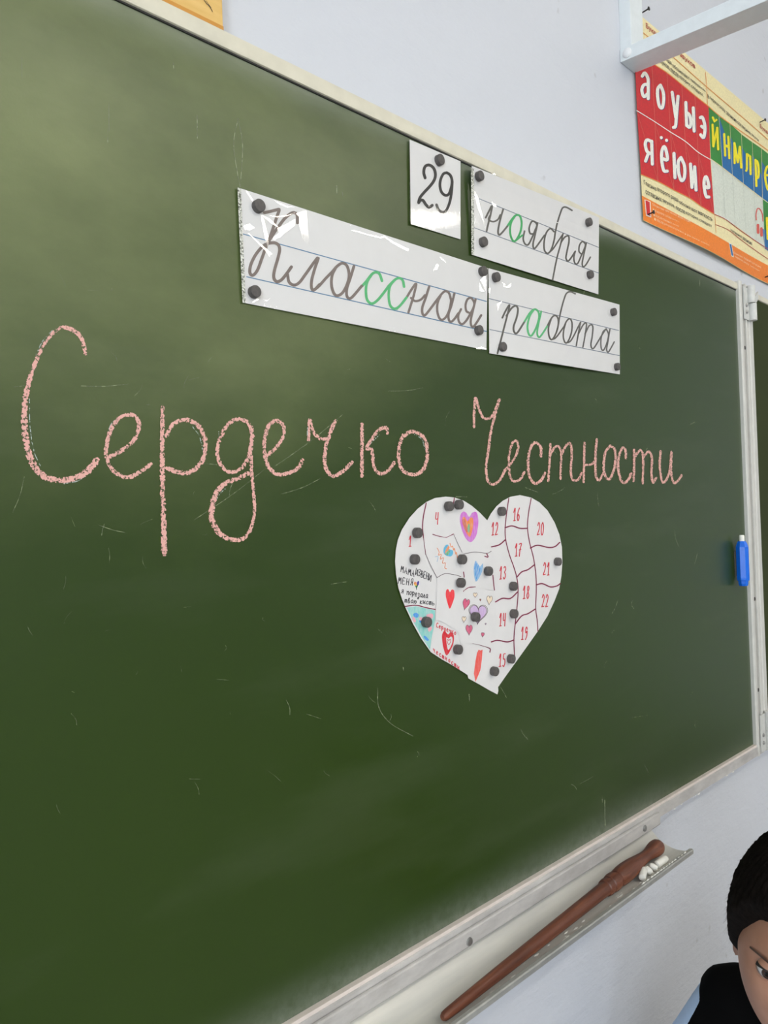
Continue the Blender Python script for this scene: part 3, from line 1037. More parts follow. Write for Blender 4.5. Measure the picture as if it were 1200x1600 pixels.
px_strokes(root_k, sf, [
    [(k2, [(643, 652), (690, 600), (760, 512), (812, 490), (850, 515), (877, 592)], 4.2), (k2, [(760, 512), (705, 600), (688, 700), (702, 810), (755, 858), (820, 822), (890, 740), (960, 645)], 4.2)],
    [(k2, [(950, 655), (1030, 577), (1085, 560), (1122, 592), (1136, 660)], 4.0), (k2, [(1030, 577), (972, 650), (955, 760), (972, 875), (1022, 918), (1085, 885), (1160, 792)], 4.0), (k3, [(0, 660), (60, 600), (122, 520)], 3.8)]], M['green_letter'])
rules(root_k, sf, [((379.5, 365.5), (760, 471)), ((385.5, 432.5), (760, 517.8))], M['rule'], 1.5)
pr = Print(sf)
pr.poly([(371, 292.5), (376.5, 294.5), (384, 473.5), (379, 473)], eps=.0012)
pr.obj('film_seam', M['seam'], root_k)


def fold(root, cr, pts, raise_=.0016):
    """a crease of the film tilted so that a real ceiling lamp mirrors in it"""
    P = cr(pts)
    cx, cy = sum(p[0] for p in P) / len(P), sum(p[1] for p in P) / len(P)
    c = at(cx, cy, -.0006 - .0012 - raise_)
    n = ((CAM - c).normalized() + (LAMP_B - c).normalized()).normalized()
    vs = [at_plane(x, y, c, n) for x, y in P]
    face_out(mesh_obj('film_fold', vs, [tuple(range(len(vs)))], M['crease'], root))


for pts in ([(285, 380), (390, 430), (485, 520), (500, 545), (400, 480)], [(285, 395), (320, 420), (375, 640), (380, 790), (350, 760)],
            [(480, 545), (600, 490), (700, 430), (690, 510), (590, 590), (500, 600)], [(500, 600), (580, 590), (520, 650), (430, 690), (440, 650)],
            [(700, 370), (830, 330), (845, 560), (868, 750), (780, 660), (740, 500), (745, 410)], [(120, 590), (150, 610), (300, 745), (420, 850), (385, 885), (330, 800)],
            [(80, 515), (150, 492), (212, 540), (150, 572), (95, 560)], [(370, 390), (480, 402), (600, 390), (710, 355), (600, 402), (480, 416)],
            [(105, 100), (130, 112), (200, 215), (180, 220)], [(430, 208), (520, 245), (600, 285), (690, 292), (600, 298), (515, 262)], [(310, 1385), (350, 1405), (395, 1385), (350, 1418)], [(170, 1435), (240, 1385), (265, 1390), (210, 1425)]):
    fold(root_k, k1, pts)
for pts in ([(510, 0), (560, 0), (700, 38), (690, 50)], [(690, 38), (850, 75), (850, 90), (690, 52)], [(850, 78), (900, 62), (1010, 130), (1000, 150), (905, 82), (850, 94)],
            [(1010, 132), (1110, 180), (1190, 215), (1180, 245), (1000, 152)]):
    fold(root_k, k2, pts)
for pts in ([(1090, 245), (1110, 250), (1112, 440), (1045, 300)], [(1030, 330), (1060, 400), (1095, 445), (1040, 440)], [(985, 1150), (1060, 1135), (1130, 1165), (1000, 1162)], [(535, 5), (600, 60), (620, 85), (560, 45)], [(455, 185), (500, 95), (525, 110), (510, 165)]):
    fold(root_k, k3, pts)

for pts in ([(150, 150), (245, 118), (256, 128), (212, 164)], [(52, 262), (76, 272), (130, 470), (182, 640), (166, 636), (100, 430)], [(84, 300), (110, 380), (104, 470), (84, 380)], [(215, 372), (258, 400), (262, 425), (236, 410)]):
    fold(root_n, cN, pts)

# ---- "работа"
QR = [(763, 419), (968, 476), (968.5, 585), (764.5, 552)]
root, sf = card('word_card', QR, lambda s, t: .0007 + .006 * math.sin(PI * s) ** 1.2 * (1 - t) ** 1.5, 'white ruled card lowest right of the four, its lower edge bowed off the board', M['card'], nx=30, ny=12)
cR = crop(755, 410, 5.4545)
strokes(root, sf, cR, [
    [([(163, 472), (190, 415), (224, 362), (208, 440), (172, 580), (122, 775)], 2.8), ([(198, 455), (240, 392), (278, 370), (296, 400), (285, 470), (260, 545), (264, 592), (290, 600), (348, 512)], 3.0)],
    [([(545, 545), (580, 478), (610, 452), (635, 472), (640, 530), (618, 610), (585, 658), (562, 630), (556, 560), (578, 485)], 2.6),
     ([(636, 560), (650, 470), (668, 390), (692, 305), (712, 262), (745, 250), (785, 268)], 2.4), ([(585, 658), (622, 638), (690, 545)], 2.4)],
    [([(690, 545), (710, 502), (736, 480), (756, 510), (755, 580), (735, 650), (706, 688), (685, 650), (685, 585), (705, 510)], 2.4), ([(706, 688), (752, 660), (828, 512)], 2.3)],
    [([(830, 510), (812, 600), (793, 710)], 2.3), ([(812, 610), (850, 535), (880, 520), (870, 610), (850, 722)], 2.2), ([(868, 610), (905, 538), (934, 545), (930, 625), (918, 700), (930, 735), (952, 718), (1005, 630), (1045, 568)], 2.3)],
    [([(1045, 568), (1020, 595), (1003, 660), (1006, 730), (1025, 748), (1053, 690), (1068, 615), (1048, 566)], 2.2), ([(1080, 570), (1062, 680), (1052, 742), (1065, 765), (1086, 735), (1117, 677)], 2.2)]], M['dark_letter'])
strokes(root, sf, cR, [[([(348, 512), (400, 428), (440, 400), (470, 422), (475, 475), (450, 560), (410, 625), (385, 602), (378, 535), (398, 455), (430, 405)], 3.1),
                        ([(495, 418), (472, 520), (460, 600), (475, 638), (502, 612), (545, 545)], 2.9)]], M['green_letter'])
rules(root, sf, [(cR([(50, 308)])[0], cR([(1154, 580)])[0]), (cR([(56, 572)])[0], cR([(1160, 794)])[0])], M['rule_grey'])

for pts in ([(118, 352), (162, 330), (136, 368), (126, 412)], [(165, 200), (205, 205), (238, 176), (228, 214), (196, 216)], [(160, 170), (192, 190), (180, 196)], [(44, 225), (62, 220), (58, 262), (46, 262)]):
    fold(root, cR, pts)

# ================================================================== PAPER HEART AND ITS CUT PIECES
cH = crop(600, 760, 4.0)
OUT = [(645, 212), (600, 165), (550, 122), (500, 90), (440, 69), (385, 64), (320, 72), (265, 97), (210, 140), (160, 195), (112, 270), (86, 335), (73, 400), (69, 470), (75, 550), (90, 635), (113, 705), (140, 770),
       (182, 860), (232, 950), (293, 1036), (360, 1080), (430, 1120), (500, 1164), (522, 1178), (527, 1200), (600, 1240), (660, 1275), (709, 1300), (715, 1277), (713, 1254), (765, 1180), (830, 1090), (900, 992), (965, 900),
       (1022, 810), (1066, 715), (1095, 640), (1109, 560), (1115, 470), (1112, 380), (1096, 300), (1066, 225), (1022, 150), (972, 100), (920, 70), (850, 54), (790, 65), (742, 90), (702, 125), (668, 170)]
HB = .0006
heart = empty('paper_heart', at(*cH([(709, 1300)])[0], -HB), 'large white paper heart with red numbers on the green chalkboard', 'paper heart')
sheet(cH(OUT), plane_surf(-HB), .0004, M['paper'], 'paper', heart)
hs = plane_surf(-HB - .0004)


def marks(parent, surf, pts_list, mat, wd_, name, cr=cH, n=6, eps=.0002):
    pr = Print(surf)
    for pts in pts_list:
        pr.stroke(cr(pts), wd_, n=n, eps=eps)
    return pr.obj(name, mat, parent)


DIG = {'0': [[(.5, 0), (.15, .25), (.15, .75), (.5, 1), (.85, .75), (.85, .25), (.5, 0)]], '1': [[(.15, .35), (.6, 0), (.6, 1)], [(.25, 1), (.95, .97)]],
       '2': [[(.15, .25), (.45, 0), (.85, .2), (.7, .55), (.15, .98)], [(.15, .98), (.95, .92)]], '3': [[(.15, .12), (.5, 0), (.85, .2), (.45, .45)], [(.45, .45), (.9, .7), (.5, 1), (.1, .85)]],
       '4': [[(.15, 0), (.12, .55), (.85, .5)], [(.8, 0), (.78, 1)]], '5': [[(.9, 0), (.3, .03), (.25, .42), (.7, .4), (.9, .7), (.55, 1), (.1, .9)]],
       '6': [[(.75, 0), (.3, .35), (.15, .75), (.5, 1), (.85, .75), (.6, .5), (.2, .65)]], '7': [[(.1, .05), (.9, 0), (.5, .5), (.4, 1)], [(.2, .5), (.8, .45)]],
       '8': [[(.5, .45), (.2, .2), (.5, 0), (.8, .2), (.5, .45), (.15, .75), (.5, 1), (.85, .75), (.5, .45)]], '9': [[(.8, .2), (.5, 0), (.2, .2), (.35, .48), (.8, .3), (.75, .7), (.35, 1)]]}


def number(parent, surf, s, cx, cy, h=80, w_=17, gap=24, wd_=1.4, cr=cH):
    pr = Print(surf)
    x = cx - (len(s) - 1) * gap / 2
    for ch in s:
        for st in DIG[ch]:
            pr.stroke(cr([(x + (px - .5) * w_ + (.5 - py) * h * .06, cy + (py - .5) * h) for px, py in st]), wd_, n=4)
        x += gap
    return pr.obj('numeral', M['red_pen'], parent)


for s, x, y in (('12', 692, 265), ('16', 828, 175), ('20', 978, 265), ('17', 838, 397), ('13', 742, 540), ('21', 1015, 515), ('18', 888, 662), ('22', 1006, 715), ('14', 740, 833), ('19', 877, 918), ('15', 738, 1086)):
    number(heart, hs, s, x, y)
for ln in ([(780, 75), (765, 180), (757, 270), (762, 340), (785, 430), (810, 500), (830, 570), (838, 650), (831, 760), (820, 860), (812, 960), (818, 1090)],
           [(920, 75), (903, 170), (897, 260), (910, 350), (935, 450), (950, 560), (952, 660), (948, 760), (958, 840), (962, 905)],
           [(757, 258), (800, 247), (850, 262), (895, 262)], [(672, 378), (720, 365), (757, 335)], [(915, 385), (960, 368), (1030, 382), (1070, 375), (1098, 350)],
           [(830, 568), (860, 535), (900, 520), (940, 490)], [(952, 615), (990, 608), (1040, 628), (1080, 622), (1102, 607)], [(697, 722), (740, 700), (790, 700), (835, 660)],
           [(820, 860), (860, 810), (900, 795), (948, 765)], [(670, 972), (710, 962), (770, 972), (812, 960)]):
    marks(heart, hs, [ln], M['crimson'], 1.5 if len(ln) > 6 else 2.0, 'drawn_line')

GP = 'cut pieces pinned on the paper heart'


def piece(name, outline, level, label):
    base = HB + .00042 + level * .00020
    c = cH(outline)
    root = empty(name, at(sum(p[0] for p in c) / len(c), max(p[1] for p in c), -base), label, 'paper piece', GP)
    sheet(c, plane_surf(-base), .0002, M['paper'], 'paper', root)
    return root, plane_surf(-base - .0002)


def heart_shape(cx, cy, w_, h, tilt=0.0, n=28):
    pts = []
    for k in range(n):
        t = 2 * PI * k / n
        x = math.sin(t) ** 3
        y = (13 * math.cos(t) - 5 * math.cos(2 * t) - 2 * math.cos(3 * t) - math.cos(4 * t)) / 17 + .12
        x, y = x * w_ / 2, -y * h / 2 * 1.02
        pts.append((cx + x * math.cos(tilt) - y * math.sin(tilt), cy + x * math.sin(tilt) + y * math.cos(tilt)))
    return pts


def fill(parent, surf, pts, mat, name, eps=.0002, smooth=False):
    pr = Print(surf)
    pr.poly(cH(catmull(pts, 5, True) if smooth else pts), eps)
    o = pr.obj(name, mat, parent)
    bm = bmesh.new(); bm.from_mesh(o.data)
    bmesh.ops.triangulate(bm, faces=bm.faces[:])
    bm.to_mesh(o.data); bm.free()
    return o


# handwriting: a small stroke alphabet in unit boxes (y down)
HW = {'М': [[(0, 1), (.15, 0), (.45, .6), (.8, 0), (1, 1)]], 'А': [[(0, 1), (.45, 0), (.9, 1)], [(.15, .62), (.8, .6)]], 'И': [[(.05, 0), (.1, 1), (.85, .05), (.9, 1)]],
      'З': [[(.1, .1), (.6, 0), (.75, .25), (.35, .45)], [(.35, .45), (.85, .65), (.5, 1), (.05, .88)]], 'В': [[(.1, 0), (.12, 1)], [(.1, .02), (.7, .15), (.6, .42), (.15, .48), (.85, .65), (.7, .95), (.12, 1)]],
      'Е': [[(.85, .02), (.12, .03), (.12, .98), (.9, .95)], [(.12, .5), (.7, .48)]], 'Н': [[(.1, 0), (.1, 1)], [(.1, .5), (.85, .5)], [(.85, 0), (.88, 1)]],
      'Я': [[(.8, 1), (.8, 0), (.25, .12), (.3, .48), (.8, .5)], [(.55, .5), (.1, 1)]],
      'я': [[(.75, 1), (.75, .35), (.3, .42), (.4, .66), (.75, .68)], [(.5, .68), (.1, 1)]], 'п': [[(.05, .4), (.15, .36), (.2, 1)], [(.2, .6), (.55, .36), (.75, .5), (.78, 1)]],
      'о': [[(.5, .36), (.15, .65), (.4, 1), (.75, .8), (.7, .45), (.5, .36)]], 'р': [[(.15, .36), (.2, 1.35)], [(.18, .6), (.5, .36), (.8, .6), (.55, .95), (.2, .9)]],
      'е': [[(.15, .72), (.75, .6), (.5, .36), (.15, .65), (.35, 1), (.8, .88)]], 'з': [[(.15, .45), (.5, .36), (.65, .55), (.4, .68), (.7, .9), (.5, 1.4), (.1, 1.3), (.75, .95)]],
      'а': [[(.7, .42), (.4, .36), (.12, .7), (.35, 1), (.68, .75), (.72, .4)], [(.72, .4), (.72, .9), (.9, 1)]], 'л': [[(.05, 1), (.2, .9), (.5, .36), (.6, .95), (.85, .95)]],
      'т': [[(.1, .4), (.1, 1)], [(.1, .55), (.3, .36), (.42, .55), (.42, 1)], [(.42, .55), (.65, .36), (.78, .6), (.8, 1)]], 'в': [[(.15, .9), (.3, .0), (.5, .1), (.2, .6), (.6, .55), (.75, .85), (.4, 1), (.15, .85)]],
      'ю': [[(.1, .36), (.1, 1)], [(.1, .7), (.4, .68)], [(.65, .36), (.4, .68), (.65, 1), (.9, .7), (.65, .36)]], 'к': [[(.12, .36), (.15, 1)], [(.75, .36), (.15, .7), (.8, 1)]],
      'и': [[(.1, .36), (.15, .95), (.65, .5), (.7, .36), (.7, .95), (.9, .95)]], 'с': [[(.75, .45), (.45, .36), (.12, .7), (.4, 1), (.8, .9)]],
      'ь': [[(.15, .36), (.2, 1), (.65, .95), (.7, .7), (.2, .68)]], 'д': [[(.7, .45), (.4, .36), (.12, .7), (.35, .98), (.7, .75), (.72, .4), (.72, 1.3), (.35, 1.35), (.75, .95)]],
      'ч': [[(.15, .36), (.2, .62), (.6, .6)], [(.68, .36), (.65, 1)]], 'н': [[(.1, .36), (.12, 1)], [(.12, .68), (.65, .66)], [(.68, .36), (.7, 1)]],
      'С': [[(.85, .15), (.5, 0), (.1, .5), (.4, 1), (.85, .9)]], 'м': [[(.05, 1), (.2, .4), (.4, .85), (.65, .4), (.8, 1)]]}


def write(parent, surf, s, x, y, dx, dy, h, cw, mat, wd_, name='handwriting', lean=.12, jitter=2.0):
    """baseline start (x, y) running along (dx, dy) per letter; h letter height"""
    rr = random.Random(len(s) * 7 + int(x))
    pr = Print(surf)
    for i, ch in enumerate(s):
        if ch == ' ':
            continue
        ox, oy = x + dx * i, y + dy * i + rr.uniform(-jitter, jitter)
        for st in HW[ch]:
            pr.stroke(cH([(ox + px * cw + (1 - py) * h * lean, oy + dy / max(dx, 1) * px * cw - (1 - py) * h) for px, py in st]), wd_, n=4, smooth=len(st) > 3)
    return pr.obj(name, mat, parent)


# piece 1
r_, s_ = piece('paper_piece', [(265, 97), (210, 140), (160, 195), (112, 270), (86, 335), (74, 404), (170, 430), (262, 427), (250, 345), (240, 270), (246, 190)], 1, 'white heart piece numbered 1 on the far left edge')
number(r_, s_, '1', 163, 342, 66)
marks(r_, s_, [[(264, 104), (246, 190), (241, 268), (251, 340), (262, 425)]], M['crimson'], 1.7, 'drawn_line')
# piece 4
r_, s_ = piece('paper_piece', [(265, 97), (320, 72), (385, 64), (440, 69), (424, 170), (421, 240), (436, 300), (390, 321), (345, 315), (300, 301), (248, 302), (241, 268), (246, 190)], 2, 'white heart piece numbered 4 at the top of the left lobe')
number(r_, s_, '4', 331, 200, 74, 20)
marks(r_, s_, [[(305, 301), (345, 313), (390, 320), (434, 299)]], M['crimson'], 1.9, 'drawn_line')
marks(r_, s_, [[(440, 72), (430, 130)]], M['crimson'], 1.5, 'drawn_line')
# piece with the purple heart
r_, s_ = piece('paper_piece', [(440, 69), (500, 90), (550, 122), (600, 165), (645, 212), (648, 300), (665, 408), (648, 417), (570, 410), (500, 422), (490, 415), (460, 355), (436, 300), (421, 240), (424, 170)], 3, 'heart piece with a purple and orange crayon heart drawn on it')
fill(r_, s_, [(533, 190), (553, 163), (578, 162), (589, 200), (588, 250), (575, 310), (545, 348), (515, 330), (490, 280), (475, 220), (478, 178), (496, 157), (515, 166)], M['c_magenta'], 'crayon_heart', smooth=True)
fill(r_, s_, [(522, 218), (538, 196), (555, 198), (558, 240), (548, 290), (535, 316), (512, 285), (492, 235), (490, 200), (503, 190)], M['c_orange'], 'crayon_heart', .0003, True)
fill(r_, s_, [(490, 215), (505, 205), (515, 240), (524, 285), (505, 272)], M['c_rust'], 'crayon_heart', .0004, True)
fill(r_, s_, [(532, 232), (537, 255), (532, 290), (520, 270), (524, 245)], M['c_green'], 'crayon_heart', .0004, True)
# piece with the blue-orange heart and orange words
r_, s_ = piece('paper_piece', [(248, 302), (300, 301), (345, 315), (390, 321), (436, 300), (460, 355), (490, 415), (497, 500), (501, 570), (430, 549), (380, 545), (331, 570), (290, 490), (263, 427), (251, 340)], 4, 'heart piece with a small blue and orange heart and orange words')
fill(r_, s_, [(378, 425), (372, 395), (385, 368), (402, 366), (408, 392), (430, 400), (430, 425), (412, 438)], M['c_cyan'], 'crayon_heart', smooth=True)
fill(r_, s_, [(378, 422), (388, 392), (402, 370), (410, 380), (404, 398)], M['c_orange'], 'crayon_heart', .0003)
fill(r_, s_, [(380, 424), (404, 398), (414, 405), (400, 430)], M['c_green'], 'crayon_heart', .0003)
marks(r_, s_, [[(412, 355), (420, 380), (428, 372), (436, 400), (440, 385), (448, 425), (452, 410), (460, 450), (463, 438)]], M['c_orange'], 1.0, 'handwriting', n=4)
marks(r_, s_, [[(332, 385), (345, 410), (340, 430), (358, 425), (352, 455), (372, 445), (366, 480), (384, 478), (380, 508), (390, 515)]], M['c_orange'], 1.0, 'handwriting', n=4)
marks(r_, s_, [[(320, 440), (338, 438), (332, 470)]], M['c_sky'], .7, 'handwriting')
marks(r_, s_, [[(452, 555), (478, 565), (500, 569), (497, 535)]], M['crimson'], 1.5, 'drawn_line')
marks(r_, s_, [[(437, 302), (460, 355), (488, 412)], [(263, 427), (290, 490), (330, 568)]], M['thin_line'], .7, 'drawn_line')
# piece with the blue crayon heart
r_, s_ = piece('paper_piece', [(497, 424), (570, 411), (648, 418), (672, 404), (676, 480), (690, 652), (620, 640), (560, 627), (501, 650), (501, 570), (497, 500)], 5, 'heart piece with a scribbled pale blue heart')
fill(r_, s_, [(585, 480), (600, 500), (618, 482), (616, 520), (600, 560), (575, 595), (562, 550), (562, 500), (572, 465)], M['c_sky'], 'crayon_heart', smooth=True)
marks(r_, s_, [[(572, 470), (566, 520), (578, 480), (570, 560), (590, 490), (577, 580), (600, 510), (595, 550)]], M['c_blue'], .7, 'crayon_stroke')
marks(r_, s_, [[(498, 655), (530, 633), (570, 629)]], M['crimson'], 1.8, 'drawn_line')
marks(r_, s_, [[(680, 555), (690, 648)]], M['crimson'], 1.5, 'drawn_line')
marks(r_, s_, [[(630, 437), (650, 441), (642, 420)]], M['crimson'], 1.6, 'drawn_line')
marks(r_, s_, [[(500, 422), (560, 411), (600, 413), (645, 418), (670, 405)]], M['thin_line'], .8, 'drawn_line')
# piece with black words
r_, s_ = piece('paper_piece', [(74, 404), (69, 470), (75, 550), (90, 635), (113, 705), (132, 751), (200, 744), (258, 757), (322, 770), (328, 700), (331, 570), (290, 490), (263, 428), (170, 431)], 2, 'heart piece with four lines of black handwriting and a rainbow heart')
write(r_, s_, 'МАМА', 104, 534, 23, 8, 38, 16, M['pen'], 1.0)
write(r_, s_, 'ИЗВЕНИ', 196, 552, 16.5, 7, 42, 14, M['pen'], 1.0)
write(r_, s_, 'МЕНЯ', 88, 606, 25, 4, 40, 17, M['pen'], 1.0)
write(r_, s_, 'я порезала', 106, 668, 17, 3.2, 34, 17, M['pen'], 1.0)
write(r_, s_, 'твою кисть', 128, 726, 19, 1.5, 30, 18, M['pen'], 1.0)
fill(r_, s_, [(186, 608), (192, 594), (204, 600), (208, 612), (206, 622)], M['c_orange'], 'crayon_heart')
fill(r_, s_, [(186, 610), (206, 614), (204, 624), (194, 622)], M['c_yellow'], 'crayon_heart')
fill(r_, s_, [(207, 600), (213, 590), (220, 596), (217, 614), (208, 622)], M['c_navy'], 'crayon_heart')
fill(r_, s_, [(194, 622), (215, 616), (207, 632), (202, 636)], M['c_forest'], 'crayon_heart')
marks(r_, s_, [[(202, 634), (204, 645)]], M['pen'], .9, 'pen_stroke')
# teal piece
TE = [(132, 751), (140, 770), (182, 860), (232, 950), (292, 1035), (296, 985), (303, 940), (322, 840), (322, 770), (258, 757), (200, 744)]
r_, s_ = piece('paper_piece', TE, 1, 'heart piece coloured turquoise with pink and blue petals')
fill(r_, s_, [(140, 758), (150, 775), (190, 857), (240, 945), (288, 1022), (294, 975), (300, 935), (319, 838), (319, 775), (258, 762), (200, 749)], M['c_teal'], 'crayon_ground')
for pts, k in (([(182, 800), (200, 790), (216, 800), (212, 818), (194, 818)], 'c_blue'), ([(220, 838), (238, 840), (240, 852), (226, 852)], 'c_blue'), ([(248, 935), (262, 938), (280, 958), (272, 966), (256, 955)], 'c_blue'),
               ([(178, 815), (192, 822), (200, 842), (190, 850), (180, 835)], 'c_pink'), ([(264, 805), (290, 795), (306, 800), (304, 822), (280, 826)], 'c_pink'), ([(222, 818), (244, 822), (240, 840), (224, 836)], 'c_pink'), ([(276, 878), (300, 880), (292, 902), (278, 906)], 'c_pink')):
    fill(r_, s_, pts, M[k], 'petal', .0003, True)
marks(r_, s_, [[(132, 750), (200, 743), (260, 757), (320, 769)]], M['crimson'], 1.6, 'drawn_line')
# piece with the red crayon heart
r_, s_ = piece('paper_piece', [(331, 570), (380, 546), (440, 550), (501, 570), (501, 650), (478, 745), (462, 905), (400, 868), (352, 840), (322, 836), (328, 700)], 6, 'heart piece with one solid red crayon heart')
fill(r_, s_, [(412, 660), (424, 645), (438, 652), (440, 690), (428, 730), (411, 764), (396, 725), (386, 680), (390, 648), (402, 643)], M['c_red'], 'crayon_heart', smooth=True)
marks(r_, s_, [[(331, 570), (380, 546), (440, 552), (480, 563)]], M['thin_line'], .8, 'drawn_line')
# piece with many little hearts
r_, s_ = piece('paper_piece', [(501, 652), (530, 634), (570, 630), (690, 656), (682, 760), (666, 1010), (600, 990), (550, 980), (482, 990), (462, 905), (478, 745)], 7, 'heart piece dotted with many small pink, lilac and cream hearts')
for cx, cy, w_, h, ti, k, ink in ((511, 738, 42, 84, .25, 'c_rose', 1), (570, 680, 26, 34, .0, 'c_cream', 1), (659, 712, 36, 66, .1, 'c_cream', 1), (500, 832, 26, 44, .05, 'c_cream', 1), (532, 898, 42, 76, .0, 'c_rose', 1),
                                  (617, 928, 20, 34, .1, 'c_rose', 1), (602, 710, 9, 16, 0, 'c_rust', 1), (635, 860, 8, 12, 0, 'c_lilac', 1)):
    hp = heart_shape(cx, cy, w_, h, ti)
    fill(r_, s_, hp, M[k], 'crayon_heart')
    marks(r_, s_, [hp + hp[:1]], M['thin_line'], .55, 'heart_outline', n=2, eps=.0003)
hp = heart_shape(588, 800, 104, 130, .05)
fill(r_, s_, hp, M['c_lilac'], 'crayon_heart')
marks(r_, s_, [hp + hp[:1], [(x_ + (x_ - 588) * .13, y_ + (y_ - 800) * .1) for x_, y_ in hp + hp[:1]], [(590, 770), (596, 800), (590, 830)]], M['thin_line'], .65, 'heart_outline', n=2, eps=.0003)
# piece with the red words around a red heart
r_, s_ = piece('paper_piece', [(322, 840), (352, 842), (400, 870), (462, 906), (482, 990), (492, 1060), (527, 1182), (500, 1164), (430, 1120), (360, 1080), (293, 1036), (296, 985), (303, 940)], 3, 'heart piece with red words above and below a red heart')
fill(r_, s_, [(400, 925), (415, 912), (434, 925), (437, 960), (425, 1005), (392, 1056), (372, 1010), (364, 960), (364, 925), (378, 903)], M['c_deepred'], 'crayon_heart', smooth=True)
fill(r_, s_, [(405, 950), (418, 938), (428, 950), (424, 985), (402, 1022), (392, 985), (390, 945)], M['paper'], 'blank_heart', .0003, True)
marks(r_, s_, [[(405, 965), (398, 955), (396, 970), (405, 990), (416, 970), (414, 955), (405, 965)]], M['red_pen'], .8, 'heart_outline', eps=.0004)
write(r_, s_, 'Сердечко', 326, 880, 16, 6.2, 28, 13, M['red_pen'], 1.1, lean=.05)
write(r_, s_, 'честности', 306, 1030, 19, 13.2, 30, 14, M['red_pen'], 1.1, lean=.02)
# piece with the red streak
r_, s_ = piece('paper_piece', [(482, 990), (550, 979), (600, 990), (664, 1013), (662, 1038), (655, 1150), (645, 1266), (600, 1240), (528, 1200), (523, 1180), (495, 1060)], 2, 'heart piece with a long red crayon streak above the tip')
fill(r_, s_, [(592, 1020), (604, 1026), (616, 1020), (612, 1080), (602, 1150), (572, 1222), (562, 1170), (572, 1090), (582, 1040)], M['c_coral'], 'crayon_streak')
marks(r_, s_, [[(552, 978), (600, 990), (660, 1012), (662, 1036)]], M['crimson'], 1.7, 'drawn_line')
marks(r_, s_, [[(490, 988), (520, 978), (552, 978)]], M['thin_line'], .8, 'drawn_line')

# ================================================================== MAGNETS
MAGS = [
    (687, 250, .0007, 8.0, 'dark round magnet holding the 29 card'),
    (749.5, 275, .0044, 7.6, 'dark round magnet at the top left corner of the month card'),
    (755.5, 378, .0008, 7.6, 'dark round magnet at the lower left of the month card'),
    (920.5, 347, .0036, 7.4, 'dark round magnet at the top right of the month card'),
    (922.5, 429, .0008, 7.4, 'dark round magnet at the lower right of the month card'),
    (404.5, 322, .0008, 7.6, 'dark round magnet at the top left of the longest word card'),
    (398, 456, .0008, 7.2, 'dark round magnet at the lower left of the longest word card'),
    (755, 424, .0008, 7.6, 'dark round magnet at the top right corner of the longest word card'),
    (748.5, 516, .0008, 7.4, 'dark round magnet at the lower right of the longest word card'),
    (775.5, 433, .0008, 7.6, 'dark round magnet at the top left of the lowest right card'),
    (785.5, 542, .0008, 7.4, 'dark round magnet on the bottom left of the lowest right card'),
    (959, 487.5, .0008, 7.2, 'dark round magnet at the top right of the lowest right card'),
    (964.5, 573, .0008, 7.2, 'dark round magnet at the bottom right corner of the lowest right card'),
    (652.5, 832.5, .002, 7.4, 'dark round magnet beside the number 1 on the heart'),
    (648.5, 874, .002, 7.2, 'dark round magnet above the black handwriting on the heart'),
    (702, 791, .0022, 7.2, 'dark round magnet left of the pair at the top of the heart'),
    (717.5, 788.5, .0022, 7.2, 'dark round magnet right of the pair at the top of the heart'),
    (784.5, 799, .0012, 7.2, 'dark round magnet above the number 12 on the heart'),
    (722.5, 874, .003, 7.4, 'dark round magnet between the orange words and the pale blue heart'),
    (763.5, 892.5, .003, 7.2, 'dark round magnet right of the pale blue heart'),
    (720.5, 910.5, .0034, 7.2, 'dark round magnet above right of the solid red heart'),
    (802.5, 916, .0012, 7.2, 'dark round magnet below right of the number 13'),
    (872, 877.5, .0012, 7.0, 'dark round magnet on the right edge of the heart near 21'),
    (803.5, 959, .0012, 7.2, 'dark round magnet right of the number 14'),
    (743.5, 964, .004, 7.2, 'dark round magnet on the lilac crayon heart'),
    (667, 972, .0016, 7.6, 'dark round magnet on the turquoise heart piece'),
    (716, 1015, .0024, 7.2, 'dark round magnet right of the red ringed heart'),
    (799, 1029.5, .0012, 7.2, 'dark round magnet low on the heart, where the crimson line meets the edge'),
    (773, 1049, .0012, 7.2, 'dark round magnet nearest the tip of the heart'),
]
mag_proto = None
for px, py, y0_, r_mm, lab in MAGS:
    r = r_mm * .001 * .85
    if mag_proto is None:
        g = Geo(); g.lathe((0, 0, 0), (0, -1, 0), [(0, .0066), (.0003, .0070), (.0058, .0070), (.0064, .0067), (.0066, .0060)], 28)
        o = mag_proto = g.obj('magnet', M['magnet'], None, smooth=True)
    else:
        o = mag_proto.copy()
        COL.objects.link(o)
    k = r / .0070
    o.scale = (k, 1, k)
    c = at(px, py, -y0_ - .0040)
    o.location = (c.x, -y0_ - .0006, c.z)
    o.rotation_euler = (random.uniform(-.03, .03), random.uniform(0, 6), random.uniform(-.05, .05))
    tag(o, lab, 'magnet', 'dark round magnets on the chalkboard')

